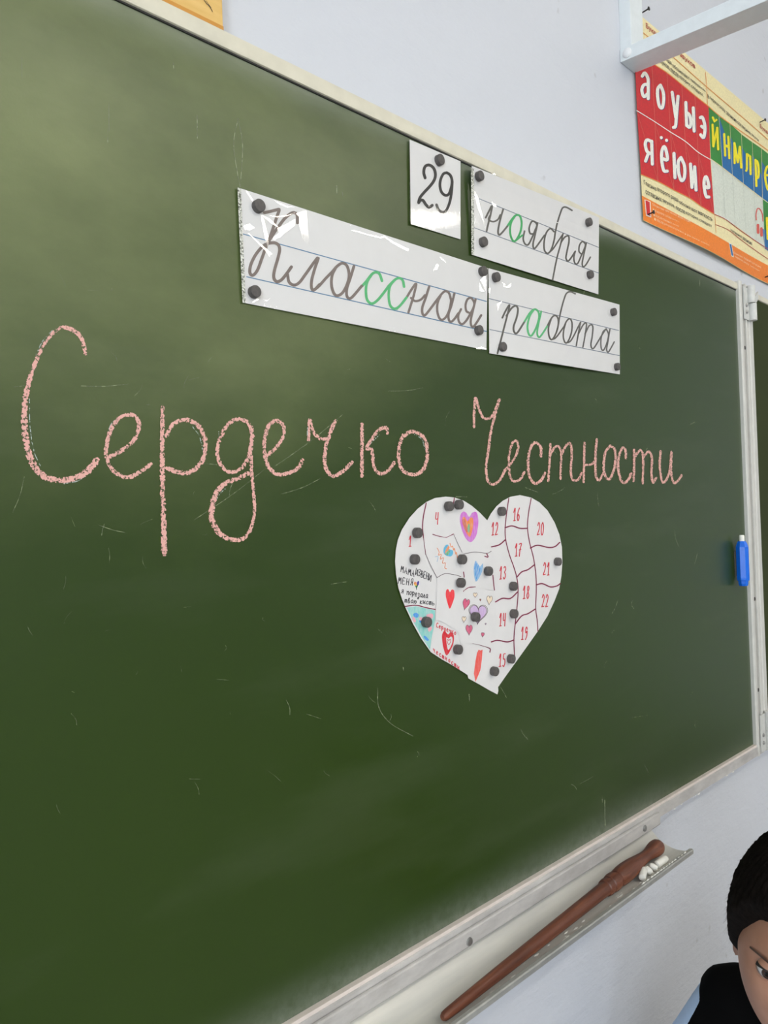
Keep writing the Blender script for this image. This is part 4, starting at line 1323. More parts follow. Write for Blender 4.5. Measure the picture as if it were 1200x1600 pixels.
# ================================================================== BLUE CHALK HOLDER
hx, hy = 1.6185, -.0145
hz0, hz1 = at(1158, 917, -.02).z, at(1158, 846, -.02).z
root = empty('chalk_holder', (hx, hy, hz0), 'blue faceted chalk holder with a white chalk tip, stuck beside the right frame', 'chalk holder')
g = Geo(); g.lathe((hx, hy, hz0), (0, 0, 1), [(0, .0085), (.004, .0098), (.010, .0102), (.011, .0122), (.016, .0126), (hz1 - hz0 - .012, .0126), (hz1 - hz0 - .003, .0095), (hz1 - hz0, .0075)], 8)
g.obj('body', M['blue'], root)
g = Geo(); g.box((hx - .006, hy + .0100, hz0 + .02), (hx + .006, -.0003, hz0 + .07)); g.obj('magnet_strip', M['magnet'], root)
g = Geo(); g.lathe((hx, hy, hz1 - .001), (0, 0, 1), [(0, .0052), (.012, .0052), (.0135, .0042)], 16); g.obj('chalk_tip', M['chalk'], root, smooth=True)

# ================================================================== WALL BRACKET
WX, WT = 1.2705, .043
arm_z0 = at_x(971, 97, WX).z
arm_b = at(970, 97, WALL_Y).z
root = empty('wall_bracket', (WX + .025, WALL_Y, arm_b), 'pale grey steel bracket with an arm reaching out from the wall', 'bracket')


def channel(name, g):
    return g.obj(name, M['bracket'], root, bevel=.0012)


y_side = at_x(984, 0, WX).y
x_right = at(1003, 0, y_side).x
g = Geo(); g.box((WX, y_side, arm_b + .006), (x_right, WALL_Y, Z1 - .35)); channel('upright', g)
# the arm: bottom and top edges of its left side run out over the room
ax0 = WX - .0025
y0_ = -.42
bo, to = at_x(1200, 0, ax0), at_x(1139, 0, ax0)
bi, ti = at_x(970.5, 97, ax0), at_x(988.5, 68.6, ax0)


def along(a_, c_, y):
    return a_.z + (c_.z - a_.z) * (y - a_.y) / (c_.y - a_.y)


y1_ = WALL_Y - .0005
ARM_W = at(991.5, 111, WALL_Y).x - WX
ax1 = ax0 + ARM_W
zs = [(y1_, along(bi, bo, y1_), along(ti, to, y1_)), (y0_, along(bi, bo, y0_), along(ti, to, y0_))]
g = Geo()
vs = [(x, y, z) for (y, za, zb_) in zs for (x, z) in ((ax0, za), (ax1, za), (ax1, zb_), (ax0, zb_))]
g.add(vs, [(0, 1, 2, 3), (7, 6, 5, 4), (0, 4, 5, 1), (1, 5, 6, 2), (2, 6, 7, 3), (3, 7, 4, 0)])
channel('arm', g)
c = at_x(980, 83, ax0)
g = Geo(); g.lathe((ax0 + .0005, c.y, c.z), (-1, 0, 0), [(0, .0085), (.002, .0085), (.0045, .0065), (.006, .003)], 18)
g.obj('bolt', M['bolt'], root, smooth=True)

# ================================================================== WOODEN PANEL ABOVE THE FRAME
zb = BZ1 + .0196
c = at(348.5, 44, .016)
zt = zb + .30
root = empty('wooden_board', (c.x - .20, .023, zb), 'yellow wooden board standing on the chalkboard frame with dark scratches', 'board')
g = Geo(); g.box((c.x - .40, .016, zb + .0004), (c.x, .0296, zt)); g.obj('panel', M['yellow_wood'], root, bevel=.0008)
g = Geo(); g.box((c.x - .40, .0150, zb + .0004), (c.x, .0159, zb + .0012 + max(0, c.z - zb))); g.obj('edge_strip', M['yellow_edge'], root)
pr = Print(plane_surf(.0158))
pr.stroke([(319, 0), (323, 6), (326, 8), (330, 14), (332, 18)], .9, n=3)
pr.stroke([(322, 1), (326, 7), (330, 12)], .6, n=3)
pr.obj('scratch', M['pen'], root)

# ================================================================== ALPHABET POSTER
PY = WALL_Y - .004


def bow(x, z):
    # the paper hangs from nails: its foot bows off the wall in waves
    k = max(0.0, min(1.0, (2.10 - z) / .11))
    return PY - k * k * (.0042 + .0042 * math.sin((x - 1.33) * 11.0 - 1.3))


def poster_y(px, py):
    y = PY
    for _ in range(3):
        p = at(px, py, y)
        y = bow(p.x, p.z)
    return y


def psurf(px, py, e):
    return at(px, py, poster_y(px, py) - e)


poster = empty('alphabet_poster', at(1004.7, 344.5, PY), 'colourful Russian alphabet poster nailed to the wall above the chalkboard', 'poster')


def pquad(name, corners, mat, eps, nx=10, ny=4, par=None):
    """corners tl, tr, br, bl in pixels"""
    P = [at(x, y, PY) for x, y in corners]
    vs, fs = [], []
    for j in range(ny + 1):
        for i in range(nx + 1):
            s, t = i / nx, j / ny
            p = P[3].lerp(P[2], s).lerp(P[0].lerp(P[1], s), t)
            vs.append((p.x, bow(p.x, p.z) - eps, p.z))
    W = nx + 1
    for j in range(ny):
        for i in range(nx):
            a = j * W + i
            fs.append((a, a + 1, a + W + 1, a + W))
    return mesh_obj(name, vs, fs, mat, par or poster, smooth=True)


p7 = crop(985, 20, 5.58)
p8 = crop(985, 220, 5.58)
# far beyond the frame's edge the sheet goes on to the right
def on_poster(u, v):
    """u 0..1.6, v 0 (bottom)..1 (top) in poster units: width 0.66 m, height 0.395 m at its corner"""
    return u, v


BL, TL = at(1004.7, 344.5, PY), at(988.5, 14, PY)
BR, TR = at(1200, 444, PY), at(1200, 192.5, PY)
ext = 1.55
BR2, TR2 = BL + (BR - BL) * ext, TL + (TR - TL) * ext
def grid_sheet(name, nx, ny, mat, thick):
    vs, fs = [], []
    for lay in (thick, 0):
        for j in range(ny + 1):
            for i in range(nx + 1):
                p = BL.lerp(BR2, i / nx).lerp(TL.lerp(TR2, i / nx), j / ny)
                vs.append((p.x, bow(p.x, p.z) - lay, p.z))
    W, K = nx + 1, (nx + 1) * (ny + 1)
    for j in range(ny):
        for i in range(nx):
            a = j * W + i
            fs += [(a, a + 1, a + W + 1, a + W), (K + a, K + a + W, K + a + W + 1, K + a + 1)]
    return mesh_obj(name, vs, fs, mat, poster, smooth=True)


grid_sheet('paper', 80, 30, M['p_cream'], .0003)
E1, E2, E3, E4 = .0006, .0009, .0012, .0015


def P7(*p):
    return p7(p)


def P8(*p):
    return p8(p)


# the red block of vowels: columns between x = 40 and 672 in p7 coordinates
redTL, redTR = p7([(32, 338), (678, 812)])
redML, redMR = p7([(55, 852), (695, 1290)])[0], (985 + 695 / 5.58, 220 + 160 / 5.58)
redML = p7([(55, 852)])[0]
redBL, redBR = p8([(90, 292), (728, 638)])
cols_top = [(32, 338), (187, 437), (318, 522), (447, 625), (562, 720), (678, 812)]
cols_mid = [(55, 852), (213, 950), (350, 1040), (478, 1120), (590, 1215), (695, 1278)]
cols_bot = [(90, 292), (241, 355), (380, 430), (517, 500), (617, 570), (728, 638)]
for i in range(5):
    a, b2 = p7([cols_top[i], cols_top[i + 1]])
    c2, d2 = p7([cols_mid[i + 1], cols_mid[i]])
    pquad('vowel_cell', (a, b2, c2, d2), M['p_red'], E1, 2, 3)
    e2, f2 = p8([cols_bot[i + 1], cols_bot[i]])
    pquad('vowel_cell', (d2, c2, e2, f2), M['p_red'], E1, 3, 8)
pr = Print(psurf)
for i in range(1, 5):
    pr.stroke([p7([cols_top[i]])[0], p7([cols_mid[i]])[0]], .8, n=6, eps=E2)
    pr.stroke([p7([cols_mid[i]])[0], p8([cols_bot[i]])[0]], .8, n=10, eps=E2)
for i in range(5):
    pr.stroke([p7([cols_mid[i]])[0], p8([cols_bot[i + 1]])[0]], .5, n=10, eps=E2)
pr.obj('cell_lines', M['p_redline'], poster)
pr = Print(psurf)
pr.stroke(p7(cols_mid), 1.3, eps=E3)
pr.obj('cell_lines', M['p_white'], poster)
pr = Print(psurf)
pr.stroke(p7(cols_top), 1.4, eps=E2)
pr.stroke(p7([(678, 812), (760, 885), (880, 975), (1040, 1085), (1200, 1200)]), 1.3, eps=E2)
pr.stroke(p8(cols_bot), 1.2, eps=E2)
pr.stroke(p7([(100, 165), (320, 340), (660, 640), (1000, 930), (1200, 1105)]), 1.0, eps=E2)
pr.stroke(p7([(655, 520), (666, 660), (672, 805)]), .7, eps=E2)
pr.stroke(p8([(735, 640), (742, 730), (748, 800)]), .7, eps=E2)
pr.obj('border_lines', M['p_line'], poster)
pr = Print(psurf)
pr.stroke(p8([(728, 638), (830, 685), (950, 775), (1080, 865), (1200, 945)]), 1.1, eps=E2)
pr.stroke(p8([(742, 730), (850, 775), (960, 860), (1090, 955), (1200, 1030)]), .9, eps=E2)
pr.obj('border_lines', M['p_title'], poster)
# big vowels: (letter, bottom-left, bottom-right, top-left) in crop coordinates
VOW = [('а', p7, (80, 735), (178, 768), (80, 488)), ('о', p7, (222, 815), (308, 868), (218, 588)), ('у', p7, (358, 1000), (440, 1055), (348, 670)), ('ы', p7, (475, 985), (572, 1055), (466, 758)), ('э', p7, (598, 1080), (668, 1128), (592, 872)),
       ('я', p8, (112, 180), (212, 225), (105, -45)), ('ё', p8, (258, 262), (342, 305), (250, -60)), ('ю', p8, (372, 325), (495, 390), (362, 88)), ('и', p8, (522, 408), (588, 452), (508, 180)), ('е', p8, (632, 485), (704, 528), (622, 275))]
BLK = {'а': [[(.15, .2), (.45, .04), (.8, .2), (.85, .45), (.85, 1)], [(.85, .45), (.35, .52), (.1, .75), (.35, .98), (.85, .78)]], 'о': [[(.5, .02), (.14, .25), (.1, .6), (.3, .95), (.7, .95), (.9, .6), (.86, .25), (.5, .02)]],
       'у': [[(.08, 0), (.5, .66)], [(.92, 0), (.6, .6), (.42, .92), (.12, 1)]], 'ы': [[(.08, 0), (.08, 1)], [(.08, .42), (.45, .44), (.58, .7), (.42, .97), (.08, .98)], [(.92, 0), (.92, 1)]],
       'э': [[(.12, .1), (.5, .02), (.85, .25), (.88, .6), (.6, .96), (.1, .92)], [(.3, .48), (.85, .48)]], 'я': [[(.88, 0), (.88, 1)], [(.88, .02), (.35, .04), (.14, .28), (.35, .55), (.88, .56)], [(.5, .56), (.12, 1)]],
       'е': [[(.12, .52), (.88, .48), (.8, .18), (.5, .02), (.16, .25), (.1, .6), (.35, .96), (.85, .92)]], 'ю': [[(.06, 0), (.06, 1)], [(.06, .5), (.4, .5)], [(.66, .02), (.42, .25), (.4, .7), (.62, .98), (.9, .75), (.94, .3), (.66, .02)]],
       'и': [[(.1, 0), (.1, 1)], [(.1, .95), (.9, .05)], [(.9, 0), (.9, 1)]], 'н': [[(.1, 0), (.1, 1)], [(.1, .5), (.9, .5)], [(.9, 0), (.9, 1)]], 'м': [[(.06, 1), (.14, 0)], [(.14, 0), (.5, .85)], [(.5, .85), (.86, 0)], [(.86, 0), (.94, 1)]],
       'л': [[(.06, 1), (.2, .9), (.3, .04)], [(.3, .04), (.9, .04)], [(.9, .04), (.9, 1)]], 'р': [[(.12, 0), (.12, 1)], [(.12, .04), (.6, .02), (.9, .2), (.85, .5), (.55, .66), (.12, .62)]],
       'б': [[(.85, 0), (.4, .12), (.12, .4), (.12, .7), (.4, .98), (.8, .88), (.88, .6), (.6, .42), (.15, .5)]], 'п': [[(.1, 0), (.1, 1)], [(.1, .05), (.9, .05)], [(.9, 0), (.9, 1)]]}
BLK['ё'] = [[(x, .24 + .76 * y) for x, y in BLK['е'][0]], [(.12, .03), (.13, .04)], [(.86, .03), (.87, .04)]]
BLK['й'] = [[(x, .28 + .72 * y) for x, y in t] for t in BLK['и']] + [[(.2, .03), (.5, .13), (.8, .03)]]


def block(pr, ch, cr, bl, br, tl, w_, eps, sx=0.0, sy=0.0):
    B, Rr, T = [np.array(p, float) for p in cr([bl, br, tl])]
    mx_ = w_ * .45 / np.linalg.norm(Rr - B)
    my_ = w_ * .45 / np.linalg.norm(T - B)
    for st in BLK[ch]:
        P = [tuple(B + (Rr - B) * (mx_ + (1 - 2 * mx_) * x) + (T - B) * (my_ + (1 - 2 * my_) * (1 - y)) + np.array((sx, sy))) for x, y in st]
        pr.stroke(P, w_ * .95 if len(st) == 2 and abs(st[0][0] - st[1][0]) < .02 and abs(st[0][1] - st[1][1]) < .02 else w_, n=5, smooth=len(st) > 3, eps=eps)


for ch, cr, bl, br, tl in VOW:
    pr = Print(psurf)
    block(pr, ch, cr, bl, br, tl, 5.2, E2, .9, .9)
    pr.obj('letter_shadow', M['p_navy'], poster)
    pr = Print(psurf)
    block(pr, ch, cr, bl, br, tl, 4.9, E3)
    pr.obj('letter', M['p_white'], poster)
# consonant cells, yellow letters on green and blue
ctop = [(678, 812), (772, 905), (868, 968), (968, 1062), (1062, 1130), (1142, 1185), (1290, 1300)]
cmid = [(700, 158), (803, 235), (890, 305), (985, 378), (1078, 442), (1152, 508), (1300, 612)]
cbot = [(728, 638), (830, 690), (915, 742), (1010, 812), (1098, 880), (1172, 940), (1320, 1040)]
CONS = ['й', 'н', 'м', 'л', 'р', 'б']
CPOS = [((712, 1160), (775, 1205), (700, 955)), ((815, 1340), (872, 1385), (805, 1050)), ((898, 1440), (972, 1470), (888, 1120)), ((1000, 1480), (1060, 1530), (990, 1200)), ((1088, 1630), (1130, 1650), (1075, 1280)), ((1162, 1610), (1240, 1680), (1155, 1330))]
for i in range(6):
    a, b2 = p7([ctop[i], ctop[i + 1]])
    c2, d2 = p8([cmid[i + 1], cmid[i]])
    pquad('consonant_cell', (a, b2, c2, d2), M['p_green'], E1, 2, 3)
    if i:
        # lower blue triangle of the cell
        A_, B_, C_ = psurf(*a, E2), psurf(*c2, E2), psurf(*d2, E2)
        if i > 1:
            A_ = psurf(a[0] * .75 + d2[0] * .25, a[1] * .75 + d2[1] * .25, E2)
        B0 = psurf(b2[0] * .45 + c2[0] * .55, b2[1] * .45 + c2[1] * .55, E2)
        mesh_obj('cell_corner', [A_, B0, B_, C_], [(0, 1, 2, 3)], M['p_blue'], poster)
    e2, f2 = p8([cbot[i + 1], cbot[i]])
    if i < 5:
        pquad('empty_cell', (d2, c2, e2, f2), M['p_pale'], E1, 3, 8)
    else:
        pquad('consonant_cell', (d2, c2, e2, f2), M['p_green'], E1, 3, 8)
        g2 = [psurf(d2[0], d2[1] * .4 + f2[1] * .6, E2), psurf(c2[0] * .5 + e2[0] * .5, c2[1] * .5 + e2[1] * .5, E2), psurf(*e2, E2), psurf(*f2, E2)]
        mesh_obj('cell_corner', g2, [(0, 1, 2, 3)], M['p_blue'], poster)
yb = 200 * 5.58
CP = [('й', p7, (712, 1165), (778, 1208), (700, 885)), ('н', p8, (815, 130), (875, 168), (805, -75)), ('м', p8, (898, 195), (978, 250), (890, 0)), ('л', p8, (1000, 262), (1060, 308), (995, 85)), ('р', p8, (1088, 395), (1135, 425), (1078, 150)), ('б', p8, (1165, 410), (1245, 470), (1158, 165)),
      ('п', p8, (1185, 855), (1250, 900), (1178, 655))]
for ch, cr, bl, br, tl in CP:
    pr = Print(psurf)
    block(pr, ch, cr, bl, br, tl, 3.5, E3)
    pr.obj('letter', M['p_yellow'], poster)
pr = Print(psurf)
for i in range(1, 6):
    pr.stroke([p8([cmid[i]])[0], p8([cbot[i]])[0]], .5, n=8, eps=E2)
pr.obj('cell_lines', M['p_greyline'], poster)
pr = Print(psurf)
for i in range(1, 6):
    pr.stroke([p7([ctop[i]])[0], p8([cmid[i]])[0]], .5, n=8, eps=E3)
pr.stroke(p8([(700, 158), (800, 230), (985, 376), (1160, 510), (1300, 610)]), 1.0, eps=E3)
pr.obj('cell_lines', M['p_cream'], poster)
# headphones pictogram
pr = Print(psurf)
pr.stroke(p8([(1098, 690), (1096, 640), (1108, 592), (1130, 598), (1150, 640), (1157, 700)]), 1.8, eps=E2)
pr.stroke(p8([(1112, 735), (1114, 800)]), 4.2, n=3, eps=E2)
pr.stroke(p8([(1142, 765), (1144, 825)]), 4.2, n=3, eps=E2)
pr.obj('headphones_sign', M['p_phones'], poster)
# orange foot band and its small boxes
pquad('foot_band', (p8([(97, 478)])[0], (1200, 220 + 1090 / 5.58), (1200, 443.5), (1004.9, 344.0)), M['p_orange'], E1, 30, 6)
OB2 = BR + (BR - BL) * .5
pquad('color_box', p8([(118, 512), (170, 532), (175, 672), (132, 655)]), M['p_white'], E2, 1, 4)
pquad('color_box', p8([(125, 520), (162, 535), (167, 660), (136, 645)]), M['p_red'], E3, 1, 4)
pquad('color_box', p8([(846, 890), (872, 902), (884, 1022), (860, 1010)]), M['p_white'], E2, 1, 4)
pquad('color_box', p8([(850, 900), (868, 908), (879, 1012), (863, 1003)]), M['p_blue'], E3, 1, 4)


def line_text(s, cr, bl, br, tl, mat, bold=0.0, pieces=None):
    """text that follows the bowed paper: set word by word"""
    words = s.split(' ')
    tot = sum(len(w_) + .6 for w_ in words) - .6
    pos = 0
    B, Rr, T = [np.array(p, float) for p in cr([bl, br, tl])]
    pr = Print(psurf)
    for w_ in words:
        a = pos / tot
        e = (pos + len(w_)) / tot
        hgt = 1.0
        b0 = B + (Rr - B) * a
        b1 = B + (Rr - B) * e
        put_text(pr, w_, tuple(b0), tuple(b1), tuple(b0 + (T - B) * (1 - .3 * (e + a) / 2)), bold, E3)
        pos += len(w_) + .6
    return pr.obj('text_line', mat, poster)


line_text('Буквы гласных звуков', p7, (138, 142), (566, 500), (136, 82), M['p_title'], .01)
line_text('Буквы согласных звуков', p7, (1132, 1010), (1500, 1330), (1130, 965), M['p_title'], .01)
line_text('Буквы первого ряда обозначают твёрдость', p7, (105, 262), (658, 700), (103, 222), M['p_text'], .008)
line_text('согласных звуков, после которых следуют.', p7, (120, 330), (640, 742), (118, 288), M['p_text'], .008)
line_text('В первом ряду звонкие согласные звуки', p7, (676, 742), (1120, 1128), (672, 708), M['p_text'], .008)
line_text('Гласные второго ряда обозначают мягкость', p8, (120, 380), (718, 706), (116, 338), M['p_text'], .008)
line_text('согласных звуков, после которых следуют', p8, (135, 462), (712, 762), (131, 424), M['p_text'], .008)
line_text('Непарные звонкие', p8, (876, 795), (1062, 912), (874, 760), M['p_text'], .008)
line_text('Обозначают два звука, если стоят:', p8, (192, 562), (528, 720), (190, 540), M['p_peach'])
line_text('- в начале слова (ель)', p8, (198, 610), (420, 712), (196, 590), M['p_peach'])
line_text('- после гласных (моя)', p8, (202, 655), (425, 755), (200, 634), M['p_peach'])
line_text('- после разделительных ь и ъ (вьюн, объём)', p8, (210, 692), (688, 920), (208, 670), M['p_peach'])
line_text('Обозначают звонкие согласные', p8, (890, 975), (1140, 1112), (888, 955), M['p_peach'])
line_text('в первом ряду таблицы', p8, (892, 1010), (1125, 1140), (890, 990), M['p_peach'])

# nails that hold the poster
for bx, by, tx_, ty_, lab in ((1009, 336.5, 1019, 331.5, 'black nail through the lower left corner of the poster'), (1185, 192, 1193, 187, 'black nail at the top edge of the poster by the frame edge'),
                              (1192.5, 434, 1200, 430, 'black nail in the orange foot of the poster, lower right'), (1001.5, 21, 1004, 16, 'black nail at the top left poster corner beside the bracket')):
    y_ = poster_y(bx, by)
    a = at(bx, by, y_ + .003)
    c = at(bx, by, y_ - .014) + Vector((0, 0, 0))
    c = a + Vector((.0, -.018, .0015))
    g = Geo(); g.lathe(a, c - a, [(0, .0012), (.013, .0014), (.0145, .0018), (.0150, .0036), (.0165, .0036), (.0172, .002)], 12)
    tag(g.obj('nail', M['pin'], None, smooth=True), lab, 'nail', 'nails in the poster')

# ================================================================== PERSON
def build_person():
    H = Vector((.912, -.326, .986)) + Vector((.0042, -.0120, -.0225))
    Fd = Vector((-.945, -.327, 0)).normalized()
    Ud = Vector((0, 0, 1))
    Rd = Fd.cross(Ud)          # the child's right

    def P(f, r, u):
        return H + Fd * f + Rd * r + Ud * u
    # head frame: rolled and pitched
    hq = Matrix.Rotation(math.radians(HEAD_ROLL), 3, Fd) @ Matrix.Rotation(math.radians(HEAD_PITCH), 3, Rd) @ Matrix.Rotation(math.radians(HEAD_YAW), 3, Ud)

    def hp(f, r, u):
        return H + hq @ (Fd * f + Rd * r + Ud * u)

    def head_pt(f, r, u):
        """unit direction -> metres in the head frame"""
        x, y, z = f * .086, r * .0705, u * .104
        if z < 0:
            k = -u
            y *= 1 - .18 * k ** 1.9
            x *= 1 - .10 * k
            if f > 0:
                x += .012 * k * f
        if f > 0:
            ga = lambda cy, cz, sy, sz: math.exp(-((y - cy) / sy) ** 2 - ((z - cz) / sz) ** 2)
            x += .016 * ga(0, -.022, .010, .016) + .007 * ga(0, -.004, .006, .018) + .006 * ga(0, -.065, .018, .008) + .005 * ga(0, -.088, .016, .012)
            for s in (-1, 1):
                x -= .010 * ga(s * .030, .001, .014, .010)
                x += .004 * ga(s * .030, .019, .018, .007)
                x += .004 * ga(s * .036, -.030, .018, .018)
        return x, y, z

    def sphere(nu, nv):
        for j in range(nv + 1):
            th = PI * j / nv
            for i in range(nu):
                ph = 2 * PI * i / nu
                yield math.sin(th) * math.cos(ph), math.sin(th) * math.sin(ph), math.cos(th)

    def sphere_faces(nu, nv):
        return [(j * nu + i, j * nu + (i + 1) % nu, (j + 1) * nu + (i + 1) % nu, (j + 1) * nu + i) for j in range(nv) for i in range(nu)]

    def fuse(parts, voxel, name, mat, parent, iters=4):
        bm = bmesh.new()
        for vs, fs in parts:
            bv = [bm.verts.new(v) for v in vs]
            for f in fs:
                ids = list(dict.fromkeys(f))
                if len(ids) > 2:
                    try:
                        bm.faces.new([bv[i] for i in ids])
                    except ValueError:
                        pass
        bmesh.ops.remove_doubles(bm, verts=bm.verts[:], dist=1e-6)
        bmesh.ops.recalc_face_normals(bm, faces=bm.faces[:])
        me = bpy.data.meshes.new(name)
        bm.to_mesh(me)
        bm.free()
        o = bpy.data.objects.new(name, me)
        COL.objects.link(o)
        md = o.modifiers.new('r', 'REMESH')
        md.mode = 'VOXEL'
        md.voxel_size = voxel
        ms = o.modifiers.new('s', 'SMOOTH')
        ms.iterations = iters
        ms.factor = .5
        dg = bpy.context.evaluated_depsgraph_get()
        nm = bpy.data.meshes.new_from_object(o.evaluated_get(dg))
        o.modifiers.clear()
        o.data = nm
        nm.name = name
        nm.materials.clear()
        nm.materials.append(mat)
        nm.polygons.foreach_set('use_smooth', [True] * len(nm.polygons))
        if parent:
            set_parent(o, parent)
        return o

    def ball(c, r, sx=1, sy=1, sz=1, n=16):
        vs = [c + Fd * (f * r * sx) + Rd * (q_ * r * sy) + Ud * (u * r * sz) for f, q_, u in sphere(n, n // 2)]
        return vs, sphere_faces(n, n // 2)

    def bone(a, b_, ra, rb, n=16):
        d = b_ - a
        u = d.orthogonal().normalized()
        w_ = d.normalized().cross(u)
        vs, prof_ = [], []
        for t in (-.9, -.6, 0):
            prof_.append((t * ra, ra * math.sqrt(max(0, 1 - t * t))))
        for t in (.25, .5, .75):
            prof_.append((d.length * t, ra + (rb - ra) * t))
        for t in (0, .6, .9):
            prof_.append((d.length + t * rb, rb * math.sqrt(max(0, 1 - t * t))))
        for h, r in prof_:
            for k in range(n):
                t = 2 * PI * k / n
                vs.append(a + d.normalized() * h + (u * math.cos(t) + w_ * math.sin(t)) * r)
        fs = [(i * n + k, i * n + (k + 1) % n, (i + 1) * n + (k + 1) % n, (i + 1) * n + k) for i in range(len(prof_) - 1) for k in range(n)]
        fs += [tuple(range(n)), tuple((len(prof_) - 1) * n + k for k in range(n))]
        return vs, fs

    # ---- skeleton (leaning forward, hands on the thighs)
    neck0, neck1 = P(-.125, 0, -.175), hp(-.022, 0, -.055)
    chest, belly, pelvis = P(-.190, 0, -.255), P(-.250, 0, -.360), P(-.285, 0, -.470)
    sh = {s: P(SH_F, s * SH_R, SH_U) for s in (1, -1)}
    el = {s: P(SH_F - .03, s * (SH_R + .078), SH_U - .168) for s in (1, -1)}
    wr = {s: P(SH_F + .085, s * (SH_R + .010), SH_U - .315) for s in (1, -1)}
    hip = {s: P(-.285, s * .058, -.500) for s in (1, -1)}
    kn = {s: P(-.205, s * .066, -.715) for s in (1, -1)}
    an = {s: P(-.275, s * .070, -.925) for s in (1, -1)}
    skin = N('warm_skin')
    skin.color(skin.ramp(skin.noise(26.0, 4), [(.3, srgb(166, 118, 94)), (.7, srgb(186, 138, 114))]))
    skin.set(Roughness=.52)
    skin.b.inputs['Subsurface Weight'].default_value = .08
    skin.b.inputs['Subsurface Radius'].default_value = (.004, .002, .001)
    hv = [hp(*head_pt(*d)) for d in sphere(72, 48)]
    parts = [(hv, sphere_faces(72, 48)), bone(neck0, neck1, .036, .038), bone(chest, belly, .075, .072), bone(belly, pelvis, .072, .080)]
    for s in (1, -1):
        ev = []
        for f, q_, u in sphere(16, 10):
            ev.append(hp(-.012 + f * .016 - .004 * u, s * (.0690 + q_ * s * .0070 + .004 * (-f)), -.026 + u * .027))
        parts.append((ev, sphere_faces(16, 10)))
        parts += [bone(P(SH_F, 0, SH_U), sh[s], .045, .034), bone(sh[s], el[s], .034, .028), bone(el[s], wr[s], .029, .021), bone(hip[s], kn[s], .062, .044), bone(kn[s], an[s], .043, .028)]
        palm = wr[s] + Fd * .035 - Ud * .022
        parts.append(bone(wr[s], palm, .019, .021))
        for k, (dr, ln) in enumerate(((-.020, .036), (-.007, .043), (.006, .041), (.018, .032))):
            b0 = palm + Rd * dr + Fd * .012 - Ud * .006
            m0 = b0 + Fd * ln * .45 - Ud * ln * .35
            parts += [bone(b0, m0, .0068, .0062, 10), bone(m0, m0 + Fd * ln * .15 - Ud * ln * .5, .0062, .0050, 10)]
        tb = palm - Rd * s * .018 - Fd * .010
        parts += [bone(tb, tb - Rd * s * .016 + Fd * .020 - Ud * .008, .0078, .0060, 10)]
        parts += [bone(an[s], an[s] + Fd * .08 - Ud * .035, .030, .024)]
    root = fuse(parts, .0042, 'person', skin.m, None, 5)
    tag(root, 'dark-haired child in a black vest and pale blue shirt at the lower right corner', 'person')
    # ---- hair
    hair = N('near_black_hair')
    tcn = hair.node('ShaderNodeTexCoord').outputs['Object']
    hn = hair.noise(260.0, 3, .6, vec=tcn, sx=(1, 1, .12))
    hair.color(hair.ramp(hn, [(.3, (.003, .0024, .002)), (.7, (.011, .008, .0065))]))
    hair.set(Roughness=.75)
    hair.b.inputs['Specular IOR Level'].default_value = .06
    hair.bump(hn, .5, .002)
    NU, NV = 160, 110
    vs = []
    rr = random.Random(3)
    for d in sphere(NU, NV):
        x, y, z = head_pt(*d)
        f, r, u = d
        ang = math.atan2(abs(r), f)                       # 0 front .. pi back
        line = float(np.interp(ang, [0, .5, .85, 1.15, 1.45, 1.8, 2.2, PI], [.57, .52, .40, .08, -.36, -.44, -.52, -.62]))
        m = max(0.0, min(1.0, (u - line) / .16 + .35))
        m = m * m * (3 - 2 * m)
        strand = .0012 * math.sin(ang * 60 + u * 4) + rr.uniform(-.0008, .0008)
        off = -.006 + m * (.006 + HAIR_T * max(.45, min(1, 1 + u * 1.3)) + strand)
        # fuller above the ears and on the crown
        off += m * (.005 * math.exp(-((u - .35) / .35) ** 2) * min(1, abs(r) * 1.2) + .031 * max(0, u) ** 1.5)
        k = Vector((f / .086, r / .0705, u / .104)).normalized()
        vs.append(hp(x + k.x * off, y + k.y * off, z + k.z * off))
    o = mesh_obj('hair', vs, sphere_faces(NU, NV), hair.m, root, smooth=True)
    # short loose hairs along the outline
    g = Geo()
    for i in range(2600):
        f, r, u = rr.gauss(0, 1), rr.gauss(0, 1), rr.gauss(0, 1)
        l = math.sqrt(f * f + r * r + u * u)
        f, r, u = f / l, r / l, u / l
        ang = math.atan2(abs(r), f)
        line = float(np.interp(ang, [0, .5, .85, 1.15, 1.45, 1.8, 2.2, PI], [.57, .52, .40, .08, -.36, -.44, -.52, -.62]))
        if u < line + .14:
            continue
        x, y, z = head_pt(f, r, u)
        k = Vector((f / .086, r / .0705, u / .104)).normalized()
        off = HAIR_T + .004 * math.exp(-((u - .35) / .35) ** 2) * min(1, abs(r) * 1.2) + .029 * max(0, u) ** 1.5
        b0 = Vector((x, y, z)) + k * (off - .003)
        tg = Vector((rr.uniform(-.3, .3), rr.uniform(-.3, .3), -1))
        tg = (tg - k * tg.dot(k)).normalized()
        tip_ = b0 + tg * rr.uniform(.010, .022) + k * rr.uniform(.002, .006)
        sd = k.cross(tg).normalized() * .0005
        g.add([hp(*(b0 - sd)), hp(*(b0 + sd)), hp(*tip_)], [(0, 1, 2)])
    o = mesh_obj('loose_hairs', g.v, g.f, hair.m, root)
    o['kind'] = 'stuff'
    # ---- face
    white, iris, pupil = mottled('eye_white', srgb(206, 204, 204), .02, 300, .15), mottled('brown_iris', srgb(58, 40, 30), .2, 500, .15), mottled('dark_pupil', (.004, .004, .004), .1, 300, .1)
    brow = mottled('soft_dark_brow', srgb(84, 62, 50), .45, 700, .9)
    lash = mottled('dark_lashes', (.010, .008, .007), .1, 300, .6)
